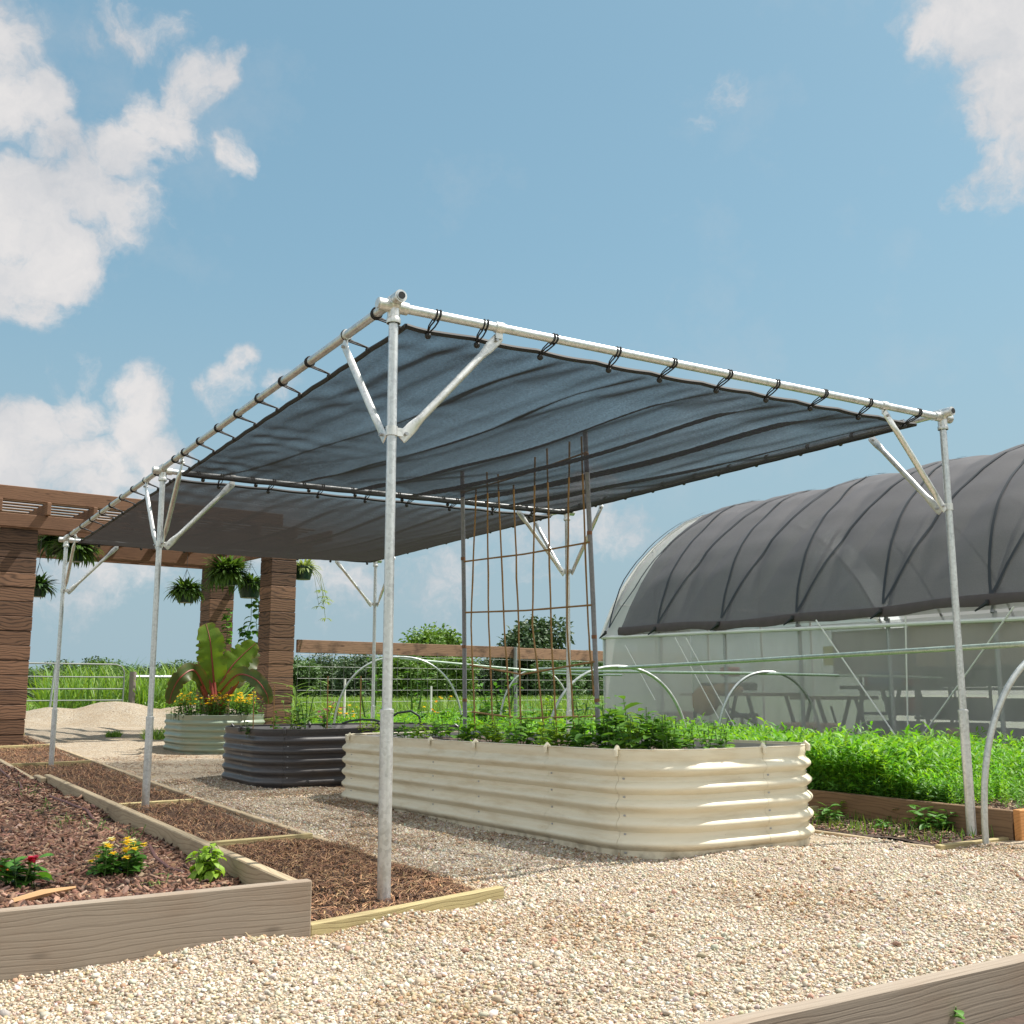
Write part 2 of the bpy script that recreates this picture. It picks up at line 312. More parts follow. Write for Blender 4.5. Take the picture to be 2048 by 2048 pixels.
# ------------------------------------------------------------------ mesh helpers
class MB:
    def __init__(s): s.v = []; s.f = []
    def add(s, vs, fs):
        o = len(s.v); s.v += [tuple(v) for v in vs]; s.f += [tuple(i+o for i in f) for f in fs]; return s
    def box(s, c, size, rot=None, ch=0.):
        hx, hy, hz = (a/2 for a in size); c = V(c)
        b = min(ch, hx*.9, hy*.9, hz*.9)
        if b > 0:
            vs = []
            for sx in (-1, 1):
                for sy in (-1, 1):
                    for sz in (-1, 1):
                        vs += [V((sx*hx, sy*(hy-b), sz*(hz-b))), V((sx*(hx-b), sy*hy, sz*(hz-b))), V((sx*(hx-b), sy*(hy-b), sz*hz))]
            I = lambda sx, sy, sz, k: ((sx > 0)*4+(sy > 0)*2+(sz > 0))*3+k
            fs = []
            for k, (a, q) in enumerate(((1, 2), (0, 2), (0, 1))):
                for sg in (-1, 1):
                    ring = []
                    for u, w in ((-1, -1), (1, -1), (1, 1), (-1, 1)):
                        d = [0, 0, 0]; d[k] = sg; d[a] = u; d[q] = w; ring.append(I(*d, k))
                    fs.append(ring if (sg > 0) ^ (k == 1) else ring[::-1])
            for ax in range(3):
                o1, o2 = [i for i in range(3) if i != ax]
                for s1 in (-1, 1):
                    for s2 in (-1, 1):
                        d0 = [0]*3; d0[ax] = -1; d0[o1] = s1; d0[o2] = s2; d1 = list(d0); d1[ax] = 1
                        q = [I(*d0, o1), I(*d1, o1), I(*d1, o2), I(*d0, o2)]
                        fs.append(q if (s1*s2 > 0) ^ (ax == 1) else q[::-1])
            for sx in (-1, 1):
                for sy in (-1, 1):
                    for sz in (-1, 1):
                        q = [I(sx, sy, sz, 0), I(sx, sy, sz, 1), I(sx, sy, sz, 2)]
                        fs.append(q if sx*sy*sz > 0 else q[::-1])
        else:
            vs = [V((x, y, z)) for x in (-hx, hx) for y in (-hy, hy) for z in (-hz, hz)]
            fs = [(0, 1, 3, 2), (4, 6, 7, 5), (0, 4, 5, 1), (2, 3, 7, 6), (0, 2, 6, 4), (1, 5, 7, 3)]
        if rot is not None: vs = [rot @ v for v in vs]
        return s.add([v+c for v in vs], fs)
    def tube(s, pts, r, n=8, cap=True):
        pts = [V(p) for p in pts]; k = len(pts)
        rs = r if isinstance(r, (list, tuple)) else [r]*k
        tan = [(pts[min(i+1, k-1)]-pts[max(i-1, 0)]).normalized() for i in range(k)]
        a = V((0, 0, 1)) if abs(tan[0].z) < .9 else V((1, 0, 0))
        nx = tan[0].cross(a).normalized(); vs = []
        for i in range(k):
            nx = (nx - tan[i]*nx.dot(tan[i])).normalized(); ny = tan[i].cross(nx)
            vs += [pts[i]+(nx*math.cos(2*PI*j/n)+ny*math.sin(2*PI*j/n))*rs[i] for j in range(n)]
        fs = [(i*n+j, i*n+(j+1) % n, (i+1)*n+(j+1) % n, (i+1)*n+j) for i in range(k-1) for j in range(n)]
        if cap: fs += [tuple(range(n))[::-1], tuple((k-1)*n+j for j in range(n))]
        return s.add(vs, fs)
    def lathe(s, prof, c=(0, 0, 0), n=20, rot=None):
        c = V(c); vs = []
        for r, z in prof: vs += [V((r*math.cos(2*PI*j/n), r*math.sin(2*PI*j/n), z)) for j in range(n)]
        if rot is not None: vs = [rot @ v for v in vs]
        k = len(prof)
        fs = [(i*n+j, i*n+(j+1) % n, (i+1)*n+(j+1) % n, (i+1)*n+j) for i in range(k-1) for j in range(n)]
        fs += [tuple(range(n))[::-1], tuple((k-1)*n+j for j in range(n))]
        return s.add([v+c for v in vs], fs)
    def ball(s, c, r, n=10, sq=(1, 1, 1)):
        prof = [(max(.02*r, r*math.sin(PI*i/n)), -r*math.cos(PI*i/n)) for i in range(n+1)]
        return s.lathe(prof, c, n, Matrix.Diagonal(sq))
    def leaf(s, base, d, L, W, droop=.3, nrm=None, seg=5, fold=.25, tip=.9, wave=0.):
        """a blade: starts along d, bends down by droop (radians), widest near the middle"""
        p = V(base); d = V(d).normalized(); side = d.cross(V((0, 0, 1)))
        if side.length < .05: side = V((1, 0, 0))
        side.normalize()
        if nrm: side = (Matrix.Rotation(nrm, 3, d) @ side)
        vs = []; st = L/seg
        for i in range(seg+1):
            u = i/seg
            w = W*.5*(math.sin(PI*min(1, u**tip*.94+.05)))**.8
            if i == seg: w = W*.02
            n = side.cross(d).normalized()
            wv = wave*W*math.sin(u*17+W*100)
            vs += [p-side*w+n*(w*fold+wv), p, p+side*w+n*(w*fold-wv)]
            d = (Matrix.Rotation(-droop/seg, 3, side) @ d).normalized()
            p = p+d*st
        fs = []
        for i in range(seg):
            a = i*3; fs += [(a, a+1, a+4, a+3), (a+1, a+2, a+5, a+4)]
        return s.add(vs, fs)
    def build(s, name, mat, parent=None, smooth=True, loc=None, rot=None, mats=None):
        me = bpy.data.meshes.new(name); me.from_pydata(s.v, [], s.f); me.update()
        if smooth:
            me.polygons.foreach_set('use_smooth', [True]*len(me.polygons))
            try: me.set_sharp_from_angle(angle=R(38))
            except Exception: pass
        me.materials.append(MT[mat])
        o = bpy.data.objects.new(name, me); COL.objects.link(o)
        if parent: o.parent = parent
        if loc is not None: o.location = loc
        if rot is not None: o.rotation_euler = (0, 0, rot)
        if mat in TINTED:
            a = me.color_attributes.new('tint', 'FLOAT_COLOR', 'POINT')
            n = len(me.vertices); k = np.ones((n, 4), np.float32)
            k[:, :3] = (.8+.4*RNG.random((n, 1)))*np.array([1, 1, 1]); a.data.foreach_set('color', k.ravel())
        return o
TINTED = {'crop', 'leaf', 'leaf_dark', 'leaf_lime', 'leaf_bright', 'tree', 'tree_dark', 'tree_light', 'grass', 'fern', 'fern_pale'}

def tag(o, label=None, cat=None, group=None, kind=None):
    for k, v in (('label', label), ('category', cat), ('group', group), ('kind', kind)):
        if v: o[k] = v
    return o
def thing(name, label, cat, loc=(0, 0, 0), rz=0., group=None):
    o = bpy.data.objects.new(name, None); COL.objects.link(o); o.empty_display_size = .1
    o.location = loc; o.rotation_euler = (0, 0, rz); return tag(o, label, cat, group)
def kids(o): return [c for c in bpy.data.objects if c.parent == o]
def dup(root, loc, rz=0., sc=None, label=None, group=None):
    r = root.copy(); COL.objects.link(r); r.location = loc; r.rotation_euler = (0, 0, rz)
    if sc: r.scale = (sc, sc, sc)
    if label: r['label'] = label
    if group: r['group'] = group
    for ch in kids(root):
        c = ch.copy(); COL.objects.link(c); c.parent = r
        for gch in kids(ch):
            d = gch.copy(); COL.objects.link(d); d.parent = c
    return r

def scatter(name, mat, protos, pos, rots, scales, cols, parent=None, smooth=False, which=None):
    """one mesh of many small copies (uncountable stuff). protos: list of (verts, faces); all faces same size"""
    N = len(pos); which = RNG.integers(0, len(protos), N) if which is None else which
    Vs, Fs, Cs, o = [], [], [], 0
    for k, (pv, pf) in enumerate(protos):
        idx = np.nonzero(which == k)[0]
        if not len(idx): continue
        pv = np.asarray(pv, np.float32); pf = np.asarray(pf, np.int32)
        P = np.einsum('nij,vj->nvi', rots[idx], pv)*scales[idx][:, None, :] if scales.ndim == 2 and False else np.einsum('nij,nvj->nvi', rots[idx], pv[None]*scales[idx][:, None, :])
        P = P + pos[idx][:, None, :]
        n = len(pv)
        Vs.append(P.reshape(-1, 3)); Fs.append((pf[None]+(o+np.arange(len(idx))*n)[:, None, None]).reshape(-1, pf.shape[1]))
        Cs.append(np.repeat(cols[idx], n, axis=0)); o += len(idx)*n
    Vv = np.concatenate(Vs).astype(np.float32); Ff = np.concatenate(Fs).astype(np.int32); Cc = np.concatenate(Cs).astype(np.float32)
    me = bpy.data.meshes.new(name); me.vertices.add(len(Vv)); me.vertices.foreach_set('co', Vv.ravel())
    me.loops.add(Ff.size); me.loops.foreach_set('vertex_index', Ff.ravel())
    me.polygons.add(len(Ff)); me.polygons.foreach_set('loop_start', np.arange(len(Ff), dtype=np.int32)*Ff.shape[1])
    me.update(calc_edges=True); me.validate()
    if smooth: me.polygons.foreach_set('use_smooth', np.ones(len(Ff), bool))
    a = me.color_attributes.new('tint', 'FLOAT_COLOR', 'POINT')
    a.data.foreach_set('color', np.concatenate([Cc, np.ones((len(Cc), 1), np.float32)], 1).ravel())
    me.materials.append(MT[mat])
    ob = bpy.data.objects.new(name, me); COL.objects.link(ob)
    if parent: ob.parent = parent
    return ob
def rand_rot(n, tilt=None):
    """random rotations; tilt limits the lean away from vertical (radians)"""
    az = RNG.random(n)*2*PI
    if tilt is None:
        q = RNG.normal(size=(n, 4)); q /= np.linalg.norm(q, axis=1)[:, None]
        w, x, y, z = q.T
        return np.stack([1-2*(y*y+z*z), 2*(x*y-z*w), 2*(x*z+y*w), 2*(x*y+z*w), 1-2*(x*x+z*z), 2*(y*z-x*w), 2*(x*z-y*w), 2*(y*z+x*w), 1-2*(x*x+y*y)], 1).reshape(n, 3, 3)
    c, s = np.cos(az), np.sin(az); o = np.zeros(n); i = np.ones(n)
    Rz = np.stack([c, -s, o, s, c, o, o, o, i], 1).reshape(n, 3, 3)
    t = RNG.normal(size=n)*tilt; a2 = RNG.random(n)*2*PI
    ct, st = np.cos(t), np.sin(t); Rx = np.stack([i, o, o, o, ct, -st, o, st, ct], 1).reshape(n, 3, 3)
    c2, s2 = np.cos(a2), np.sin(a2); R2 = np.stack([c2, -s2, o, s2, c2, o, o, o, i], 1).reshape(n, 3, 3)
    return R2 @ Rx @ Rz
def pal(n, cols, jit=.15, w=None):
    c = np.array(cols)[RNG.choice(len(cols), n, p=w)]
    return c*(1+jit*RNG.normal(size=(n, 1)))*(1+.05*RNG.normal(size=(n, 3)))

def board(name, p0, p1, h, th, mat, label, cat, parent=None, z0=None, group=None, ch=.004):
    """a timber on edge from p0 to p1 (its centre line, at its bottom)"""
    p0, p1 = V(p0), V(p1); d = p1-p0; L = d.length
    mb = MB(); n = max(2, int(L/.25))
    mb.box((0, 0, h/2), (L, th, h), None, ch)
    o = mb.build(name, mat, parent, smooth=False)
    ang = math.atan2(d.y, d.x); o.location = (p0+p1)/2; o.rotation_euler = (0, -math.asin(d.z/L), ang)
    return tag(o, label, cat, group) if cat else o

# ------------------------------------------------------------------ ground
def yf(x): return -.27+.19*(x+.4)/.82
mb = MB()
xs = [-1500, -300, -80, -30, -12, -6, -2, 2, 6, 10, 14, 20, 30, 50, 100, 300, 1500]
ys = [-1500, -300, -60, -20, -8, -3, 0, 2, 3.5, 5, 7, 8.8, 10.9, 13, 16, 20, 25, 40, 80, 200, 600, 1500]
vs = [(x, y, float(np.interp(y, _py, _pz))-.06 if y < 26 and -14 < x < 16 else float(np.interp(y, _py, _pz))-.02) for y in ys for x in xs]
n = len(xs)
mb.add(vs, [(j*n+i, j*n+i+1, (j+1)*n+i+1, (j+1)*n+i) for j in range(len(ys)-1) for i in range(n-1)])
tag(mb.build('ground', 'meadow'), kind='structure')

mb = MB()
gx_ = np.concatenate([np.arange(-7, -2.6, .2), np.arange(-2.6, 3.6, .05), np.arange(3.6, 7.3, .2)])
gy_ = np.concatenate([np.arange(-5, -3.2, .2), np.arange(-3.2, 5, .05), np.arange(5, 24, .25)])
XX, YY = np.meshgrid(gx_, gy_); ZZ = Hn(XX, YY)
n = len(gx_)
ZZ = ZZ-.07*(((XX < .36) & (YY > yf(XX)+.1) & (XX > -3)) | ((XX > 3.1) & (YY > 0)))
me = bpy.data.meshes.new('gravel_yard')
vv = np.stack([XX, YY, ZZ], -1).reshape(-1, 3)
ff = [(j*n+i, j*n+i+1, (j+1)*n+i+1, (j+1)*n+i) for j in range(len(gy_)-1) for i in range(n-1)]
me.from_pydata(vv.tolist(), [], ff); me.polygons.foreach_set('use_smooth', [True]*len(ff)); me.materials.append(MT['gravel'])
o = bpy.data.objects.new('gravel_path', me); COL.objects.link(o); tag(o, kind='structure')

# pea gravel: real stones on the near ground
def ico(seed, flat):
    t = (1+5**.5)/2
    v = np.array([(-1, t, 0), (1, t, 0), (-1, -t, 0), (1, -t, 0), (0, -1, t), (0, 1, t), (0, -1, -t), (0, 1, -t), (t, 0, -1), (t, 0, 1), (-t, 0, -1), (-t, 0, 1)], float)
    v /= np.linalg.norm(v[0]); r = np.random.default_rng(seed)
    v *= (1+.22*r.normal(size=(12, 1))).clip(.6, 1.4); v *= np.array([1, .8, flat])
    f = [(0, 11, 5), (0, 5, 1), (0, 1, 7), (0, 7, 10), (0, 10, 11), (1, 5, 9), (5, 11, 4), (11, 10, 2), (10, 7, 6), (7, 1, 8), (3, 9, 4), (3, 4, 2), (3, 2, 6), (3, 6, 8), (3, 8, 9), (4, 9, 5), (2, 4, 11), (6, 2, 10), (8, 6, 7), (9, 8, 1)]
    return v, f
def on_gravel(x, y):
    k = np.ones(len(x), bool)
    k &= ~((x < .44) & (y > -.16+.09*(x+.4)/.8) & (x > -.5))       # sunken strip
    k &= ~((x < -.38) & (y > -.36) & (y < 13))                       # timber bed
    k &= ~((x > 1.5) & (x < 2.9) & (y > .3) & (y < 4.0))             # cream bed
    k &= ~((x > 1.15) & (x < 3.2) & (y > 4.8) & (y < 6.2))
    k &= ~((x > 3.03) & (y > -.1)) & ~((y < -2.08) & (x > -.55))
    return k
def sample(n, x0, x1, y0, y1): return x0+(x1-x0)*RNG.random(n), y0+(y1-y0)*RNG.random(n)
pts = []
for n_, box, in ((205000, (-3.2, 3.4, -3.0, -.2)), (85000, (.3, 3.4, -.2, 2.2)), (30000, (.35, 1.6, 2.2, 6.))):
    x, y = sample(n_, *box)
    vx, vy = x-CP.x, y-CP.y
    dd = vx*fw.x+vy*fw.y; lat = (vx*rt.x+vy*rt.y)/np.maximum(dd, .1)
    k = on_gravel(x, y) & (np.abs(lat) < .62) & (dd > 1.7)
    pts.append(np.stack([x[k], y[k]], 1))
P = np.concatenate(pts); N = len(P)
sz = .0037*np.exp(.45*RNG.normal(size=N)).clip(.45, 3.0)
z = Hn(P[:, 0], P[:, 1]) + sz*.25
tones = [(.54, .44, .33), (.58, .50, .40), (.62, .56, .475), (.46, .36, .255), (.54, .39, .255), (.38, .24, .165), (.47, .41, .34), (.30, .215, .155)]
bigp = .5+.5*np.sin(2.3*P[:, 0]+1.7*P[:, 1]+1.5*np.sin(1.9*P[:, 1]-P[:, 0]))*np.sin(3.1*P[:, 1]-1.3*P[:, 0]+np.sin(4*P[:, 0]))
tones = [(a*.90, b*.925, c*.935) for a, b, c in tones]
damp = np.clip((bigp+.25*RNG.normal(size=N)-.72)/.25, 0, 1)[:, None]*np.clip((P[:, 1:]+4.2)/2.5, .35, 1.)
bcol = pal(N, tones, .13, [.2, .24, .2, .13, .09, .04, .06, .04])*(1-damp*np.array([.28, .40, .52]))
o = scatter('gravel', 'stones', [ico(i, f) for i, f in enumerate((.75, .6, .85, .5, .7))], np.column_stack([P, z]), rand_rot(N, .5),
            sz[:, None]*np.ones((1, 3)), bcol, smooth=True)
tag(o, 'loose cream and tan pea gravel covering the yard', 'gravel', kind='stuff')
# the odd larger pebble lying on top
N = 420
x, y = sample(N, -2.4, 3.2, -2.8, .2); k = on_gravel(x, y); x, y = x[k], y[k]; N = len(x)
sz = .010+.007*RNG.random(N)
o = scatter('pebbles', 'stones', [ico(20+i, f) for i, f in enumerate((.7, .55, .8))], np.column_stack([x, y, Hn(x, y)+sz*.3]), rand_rot(N, .4), sz[:, None]*np.ones((1, 3)), pal(N, tones, .12), smooth=True)
tag(o, 'larger pebbles lying loose on the pea gravel', 'pebbles', kind='stuff')
# straw and bark crumbs blown over the gravel under the net
ribbon = (np.array([(-.5, -.5, 0), (.5, -.5, 0), (.5, .5, 0), (-.5, .5, 0)], float), [(0, 1, 2, 3)])
x, y = sample(26000, .35, 1.9, .1, 9.); xa, ya = sample(900, -2.4, 3.2, -2.8, .1); k = on_gravel(x, y) & (RNG.random(len(x)) < np.interp(y, [.1, .9, 9], [.1, .7, .7])*np.clip(.55+.9*np.sin(3*x+2*y)*np.sin(4.1*y-2*x), .12, 1)); ka = on_gravel(xa, ya) & (RNG.random(900) < .5); x, y = np.r_[x[k], xa[ka]], np.r_[y[k], ya[ka]]; N = len(x)
sc = np.column_stack([.02+.05*RNG.random(N), .002+.004*RNG.random(N), np.ones(N)])
o = scatter('straw_litter', 'straw', [ribbon], np.column_stack([x, y, Hn(x, y)+.008]), rand_rot(N, .25), sc, pal(N, [(.20, .11, .065), (.13, .07, .045), (.32, .22, .13)], .2))
tag(o, 'brown straw and bark crumbs littering the gravel', 'litter', kind='stuff')

# ------------------------------------------------------------------ shade frame of pipe, post by post
W, L1, L2, HP = 3.475, 3.83, 7.89, 2.35
frame = thing('shade_pavilion', 'galvanised steel pipe frame holding up two black shade nets over the beds', 'pavilion')
def post(x, y, zs, zb):
    p = MB().tube([(x, y, zs-.02), (x, y, HP)], .0195, 16).build('post', 'galv', frame)
    MB().lathe([(.0245, zb), (.0255, zb+.01), (.0255, zs-.012), (.0275, zs-.012), (.0275, zs), (.02, zs+.002)], (x, y, 0), 18).build('sleeve', 'galv', p)
posts = {'A': (0, 0), 'B': (W, 0), 'C': (0, L1), 'D': (W, L1), 'E': (0, L2), 'G': (W, L2)}
for k, zs in (('A', .72), ('B', .68), ('C', .62), ('D', .62), ('E', .62), ('G', .62)):
    x, y = posts[k]; post(x, y, zs, H(x, y)-.15)
def rail(a, b):
    MB().tube([a, b], .0195, 16).build('rail', 'galv', frame)
e = .075
rail((0, -e, HP+.012), (0, L2+e, HP+.012)); rail((W, -e, HP+.012), (W, L2+e, HP+.012))
rail((-e, 0, HP-.012), (W+e, 0, HP-.012)); rail((-e, L1, HP-.012), (W+e, L1, HP-.012)); rail((-e, L2, HP-.012), (W+e, L2, HP-.012))
for k, (x, y) in posts.items():
    m = MB()
    for a, b in (((-.07, 0, -.012), (.06 if x == 0 else .07, 0, -.012)), ((0, -.07, .012), (0, .07, .012)), ((0, 0, -.085), (0, 0, 0))):
        m.tube([V((x, y, HP))+V(a), V((x, y, HP))+V(b)], .0262, 16)
    m.ball((x, y, HP), .036, 12)
    m.lathe([(.029, -.085), (.030, -.08), (.030, -.068), (.0265, -.06)], (x, y, HP), 16)
    fit = m.build('corner_fitting', 'plate', frame)
    MB().lathe([(.015, 0), (.0155, .001)], (x, y-e-.0012, HP+.012), 14, Matrix.Rotation(PI/2, 3, 'X')).build('pipe_end', 'hole', fit)
def flat_tube(p0, p1, side, name='brace'):
    p0, p1, side = V(p0), V(p1), V(side).normalized(); d = (p1-p0); L = d.length; d.normalize(); nrm = d.cross(side)
    m = MB(); n = 14
    st = [(0, .021, .003), (.015, .024, .003), (.075, .024, .0035), (.115, .019, .012), (.14, .0165, .0160), (L-.14, .0165, .016), (L-.115, .019, .012), (L-.075, .024, .0035), (L-.015, .024, .003), (L, .021, .003)]
    vs = []
    for s, a, b in st: vs += [p0+d*s+side*(a*math.cos(2*PI*j/n))+nrm*(b*math.sin(2*PI*j/n)) for j in range(n)]
    k = len(st); m.add(vs, [(i*n+j, i*n+(j+1) % n, (i+1)*n+(j+1) % n, (i+1)*n+j) for i in range(k-1) for j in range(n)]+[tuple(range(n))[::-1], tuple((k-1)*n+j for j in range(n))])
    o = m.build(name, 'plate', frame)
    for s in (.03, L-.03):
        q = p0+d*s; MB().tube([q-nrm*.016, q+nrm*.016], .0075, 6).build('bolt', 'galv_dark', o)
    return o
def band(x, y, z, ax):
    m = MB()
    rot = {'z': None, 'x': Matrix.Rotation(PI/2, 3, 'Y'), 'y': Matrix.Rotation(PI/2, 3, 'X')}[ax]
    m.lathe([(.021, -.020), (.0245, -.019), (.0245, .019), (.021, .020)], (x, y, z), 16, rot)
    return m
BR = .5
for k, dirs in {'A': 'xY', 'B': 'XY', 'C': 'xyY', 'D': 'XyY', 'E': 'xy', 'G': 'Xy'}.items():
    x, y = posts[k]; b = band(x, y, 1.815, 'z')
    for c in dirs:
        d = {'x': V((1, 0, 0)), 'X': V((-1, 0, 0)), 'Y': V((0, 1, 0)), 'y': V((0, -1, 0))}[c]
        s = V((0, 0, 1)).cross(d)
        lug = V((x, y, 1.815))+d*.035; b.box(lug, (.03, .008, .034) if d.x else (.008, .03, .034))
        hz = HP-.012 if d.x else HP+.012
        end = V((x, y, hz-.035))+d*BR
        flat_tube(V((x, y, 1.79))+d*.045+s*.009, end+s*.009+d*.01, d.cross(V((0, 0, 1))).cross((end-lug).normalized()) if False else (end-lug).normalized().cross(s))
        eb = band(x+d.x*BR, y+d.y*BR, hz, 'x' if d.x else 'y')
        eb.box((x+d.x*BR, y+d.y*BR, hz-.034), (.034, .008, .03) if d.x else (.008, .034, .03))
        eb.build('brace_band', 'plate', frame)
    b.build('post_band', 'plate', frame)

# ------------------------------------------------------------------ shade nets
def net(name, label, x0, x1, y0, y1, mat, sag, foldamp, grx, gry, seed):
    t = thing(name, label, 'shade net', ((x0+x1)/2, (y0+y1)/2, 2.3))
    r = np.random.default_rng(seed); cx, cy = (x0+x1)/2, (y0+y1)/2
    nx, ny = 300, 120
    u = np.linspace(0, 1, nx); v = np.linspace(0, 1, ny); U, Vv = np.meshgrid(u, v)
    sx = .006*np.abs(np.sin(PI*grx*U)); sy = .006*np.abs(np.sin(PI*gry*Vv))
    X = x0+(x1-x0)*U + sy*(1-2*U)**3*1.; Y = y0+(y1-y0)*Vv + sx*(1-2*Vv)**3
    e = np.sin(PI*U)**.6*np.sin(PI*Vv)**.6
    eb = np.minimum(np.minimum(U, 1-U)*(x1-x0), np.minimum(Vv, 1-Vv)*(y1-y0))
    fe = np.clip(eb/.45, 0, 1)**1.1
    s = X+.19*Y                                             # folds run along the net, a little askew
    fold = np.zeros_like(X)
    for i in range(7):
        c = x0+.2+(x1-x0+.6)*(i+.3*r.random())/7; w = .05+.05*r.random(); fold += (.5+.6*r.random())*np.exp(-((s-c-.05*np.sin(2*Y+i))/w)**2)
    fold *= .25; ply = np.zeros_like(X)
    for i, (per, am) in enumerate(((.47, 1.), (.31, .13))):
        w_ = (s+.05*np.sin(1.7*Y+i*2)+.03*np.sin(3.3*Y+4*i))/per; kk = np.floor(w_); fr = w_-kk
        am_ = am*(.55+.45*np.sin(kk*2.9+i)**2)
        ply = ply+am_*np.exp(-((fr-.08)/.05)**2)*(1. if i == 0 else .6)
        fold += am_*-np.where(fr < .18, fr/.18, 1-((fr-.18)/.82)**2)      # hangs ever steeper, then a sharp crease
    rip = .0045*np.sin(38*X+9*Y+2*np.sin(5*Y))*np.exp(-eb/.35)*np.clip(eb/.12, 0, 1) + .006*np.sin(23*Y+6*X+3*np.sin(2.1*Y+3*X))*np.sin(3.1*Y+1)**2*np.exp(-U*(x1-x0)/.45)*np.clip(U*(x1-x0)/.1, 0, 1)
    Z = 2.305 - sag*e*(.8+.4*Vv) - foldamp*fold*fe*(.65+.35*np.sin(PI*U)) + rip - .005*np.abs(np.sin(PI*grx*U))*np.exp(-np.minimum(Vv, 1-Vv)*60)
    vv = np.stack([X-cx, Y-cy, Z-2.3], -1).reshape(-1, 3)
    me = bpy.data.meshes.new('net_sheet'); me.from_pydata(vv.tolist(), [], [(j*nx+i, j*nx+i+1, (j+1)*nx+i+1, (j+1)*nx+i) for j in range(ny-1) for i in range(nx-1)])
    me.polygons.foreach_set('use_smooth', [True]*len(me.polygons)); me.materials.append(MT[mat])
    at_ = me.attributes.new('ply', 'FLOAT', 'POINT'); at_.data.foreach_set('value', (ply*fe*(.9 if foldamp > .02 else .25)).astype(np.float32).ravel())
    o = bpy.data.objects.new('net_sheet', me); COL.objects.link(o); o.parent = t
    G = np.stack([X-cx, Y-cy, Z-2.3], -1)
    loop = [tuple(G[0, i]) for i in range(nx)]+[tuple(G[j, -1]) for j in range(1, ny)]+[tuple(G[-1, i]) for i in range(nx-2, -1, -1)]+[tuple(G[j, 0]) for j in range(ny-2, -1, -1)]
    MB().tube(loop, .0115, 6).build('hem', 'cord', t)
    return t
net('shade_net', 'black shade net with bluish folds stretched over the cream bed in front', .105, W-.11, .10, L1-.10, 'net', .10, .066, 10, 10, 3)
net('shade_net', 'black shade net at the back of the frame, darker and smoother than the front one', .105, W-.11, L1+.10, L2-.10, 'net2', .14, .009, 9, 10, 8)

def make_bungee():
    t = thing('ball_bungee', '', 'bungee tie')
    m = MB()
    for sx in (-.008, .008):
        ring = [(sx+.004*math.sin(a), .0225*math.cos(a), .0225*math.sin(a)) for a in np.linspace(0, 2*PI, 15)]
        m.tube(ring, .004, 5)
        m.tube([(sx, .004, -.0225), (sx*1.3, .05, -.033), (sx*.4, .098, -.046)], .0036, 5)
    m.tube([(-.012, .02, -.012), (-.014, .06, -.029), (-.004, .1, -.045)], .003, 5)
    m.build('cord', 'cord', t)
    MB().ball((0, .102, -.058), .0145, 10).build('ball', 'black', t)
    return t
b0 = make_bungee(); first = [True]
def bungee(x, y, rz, label, zz):
    rz += R(random.uniform(-14, 14))
    if first[0]: o = b0; o.location = (x, y, zz); o.rotation_euler = (0, 0, rz); o['label'] = label; first[0] = False
    else: o = dup(b0, (x, y, zz), rz, None, label)
    o['group'] = 'black ball bungees tying the nets to the pipe frame'
ZX, ZY = HP-.012, HP+.012
for x in (.2, .43, .785, 1.14, 1.472, 1.829, 2.156, 2.505, 2.856, 3.263): bungee(x, 0, 0, 'black ball bungee tying the front net to the front rail', ZX)
for y in (.17, .5, .95, 1.33, 1.71, 2.09, 2.477, 2.88, 3.25, 3.5): bungee(0, y, -PI/2, 'black ball bungee tying the front net to the left side rail', ZY)
for y in np.arange(.27, 3.7, .372): bungee(W, y, PI/2, 'black ball bungee tying the front net to the right side rail', ZY)
for x in np.arange(.25, 3.4, .40): bungee(x, L1, PI, 'black ball bungee tying the front net to the middle rail', ZX)
for x in np.arange(.42, 3.4, .39): bungee(x, L1, 0, 'black ball bungee tying the back net to the middle rail', ZX)
for y in (4.02, 4.36, 4.78, 5.2, 5.62, 6.05, 6.5, 7.0, 7.6): bungee(0, y, -PI/2, 'black ball bungee tying the back net to the left side rail', ZY)
for y in np.arange(4.1, 7.8, .45): bungee(W, y, PI/2, 'black ball bungee tying the back net to the right side rail', ZY)
for x in np.arange(.3, 3.4, .43): bungee(x, L2, PI, 'black ball bungee tying the back net to the back rail', ZX)

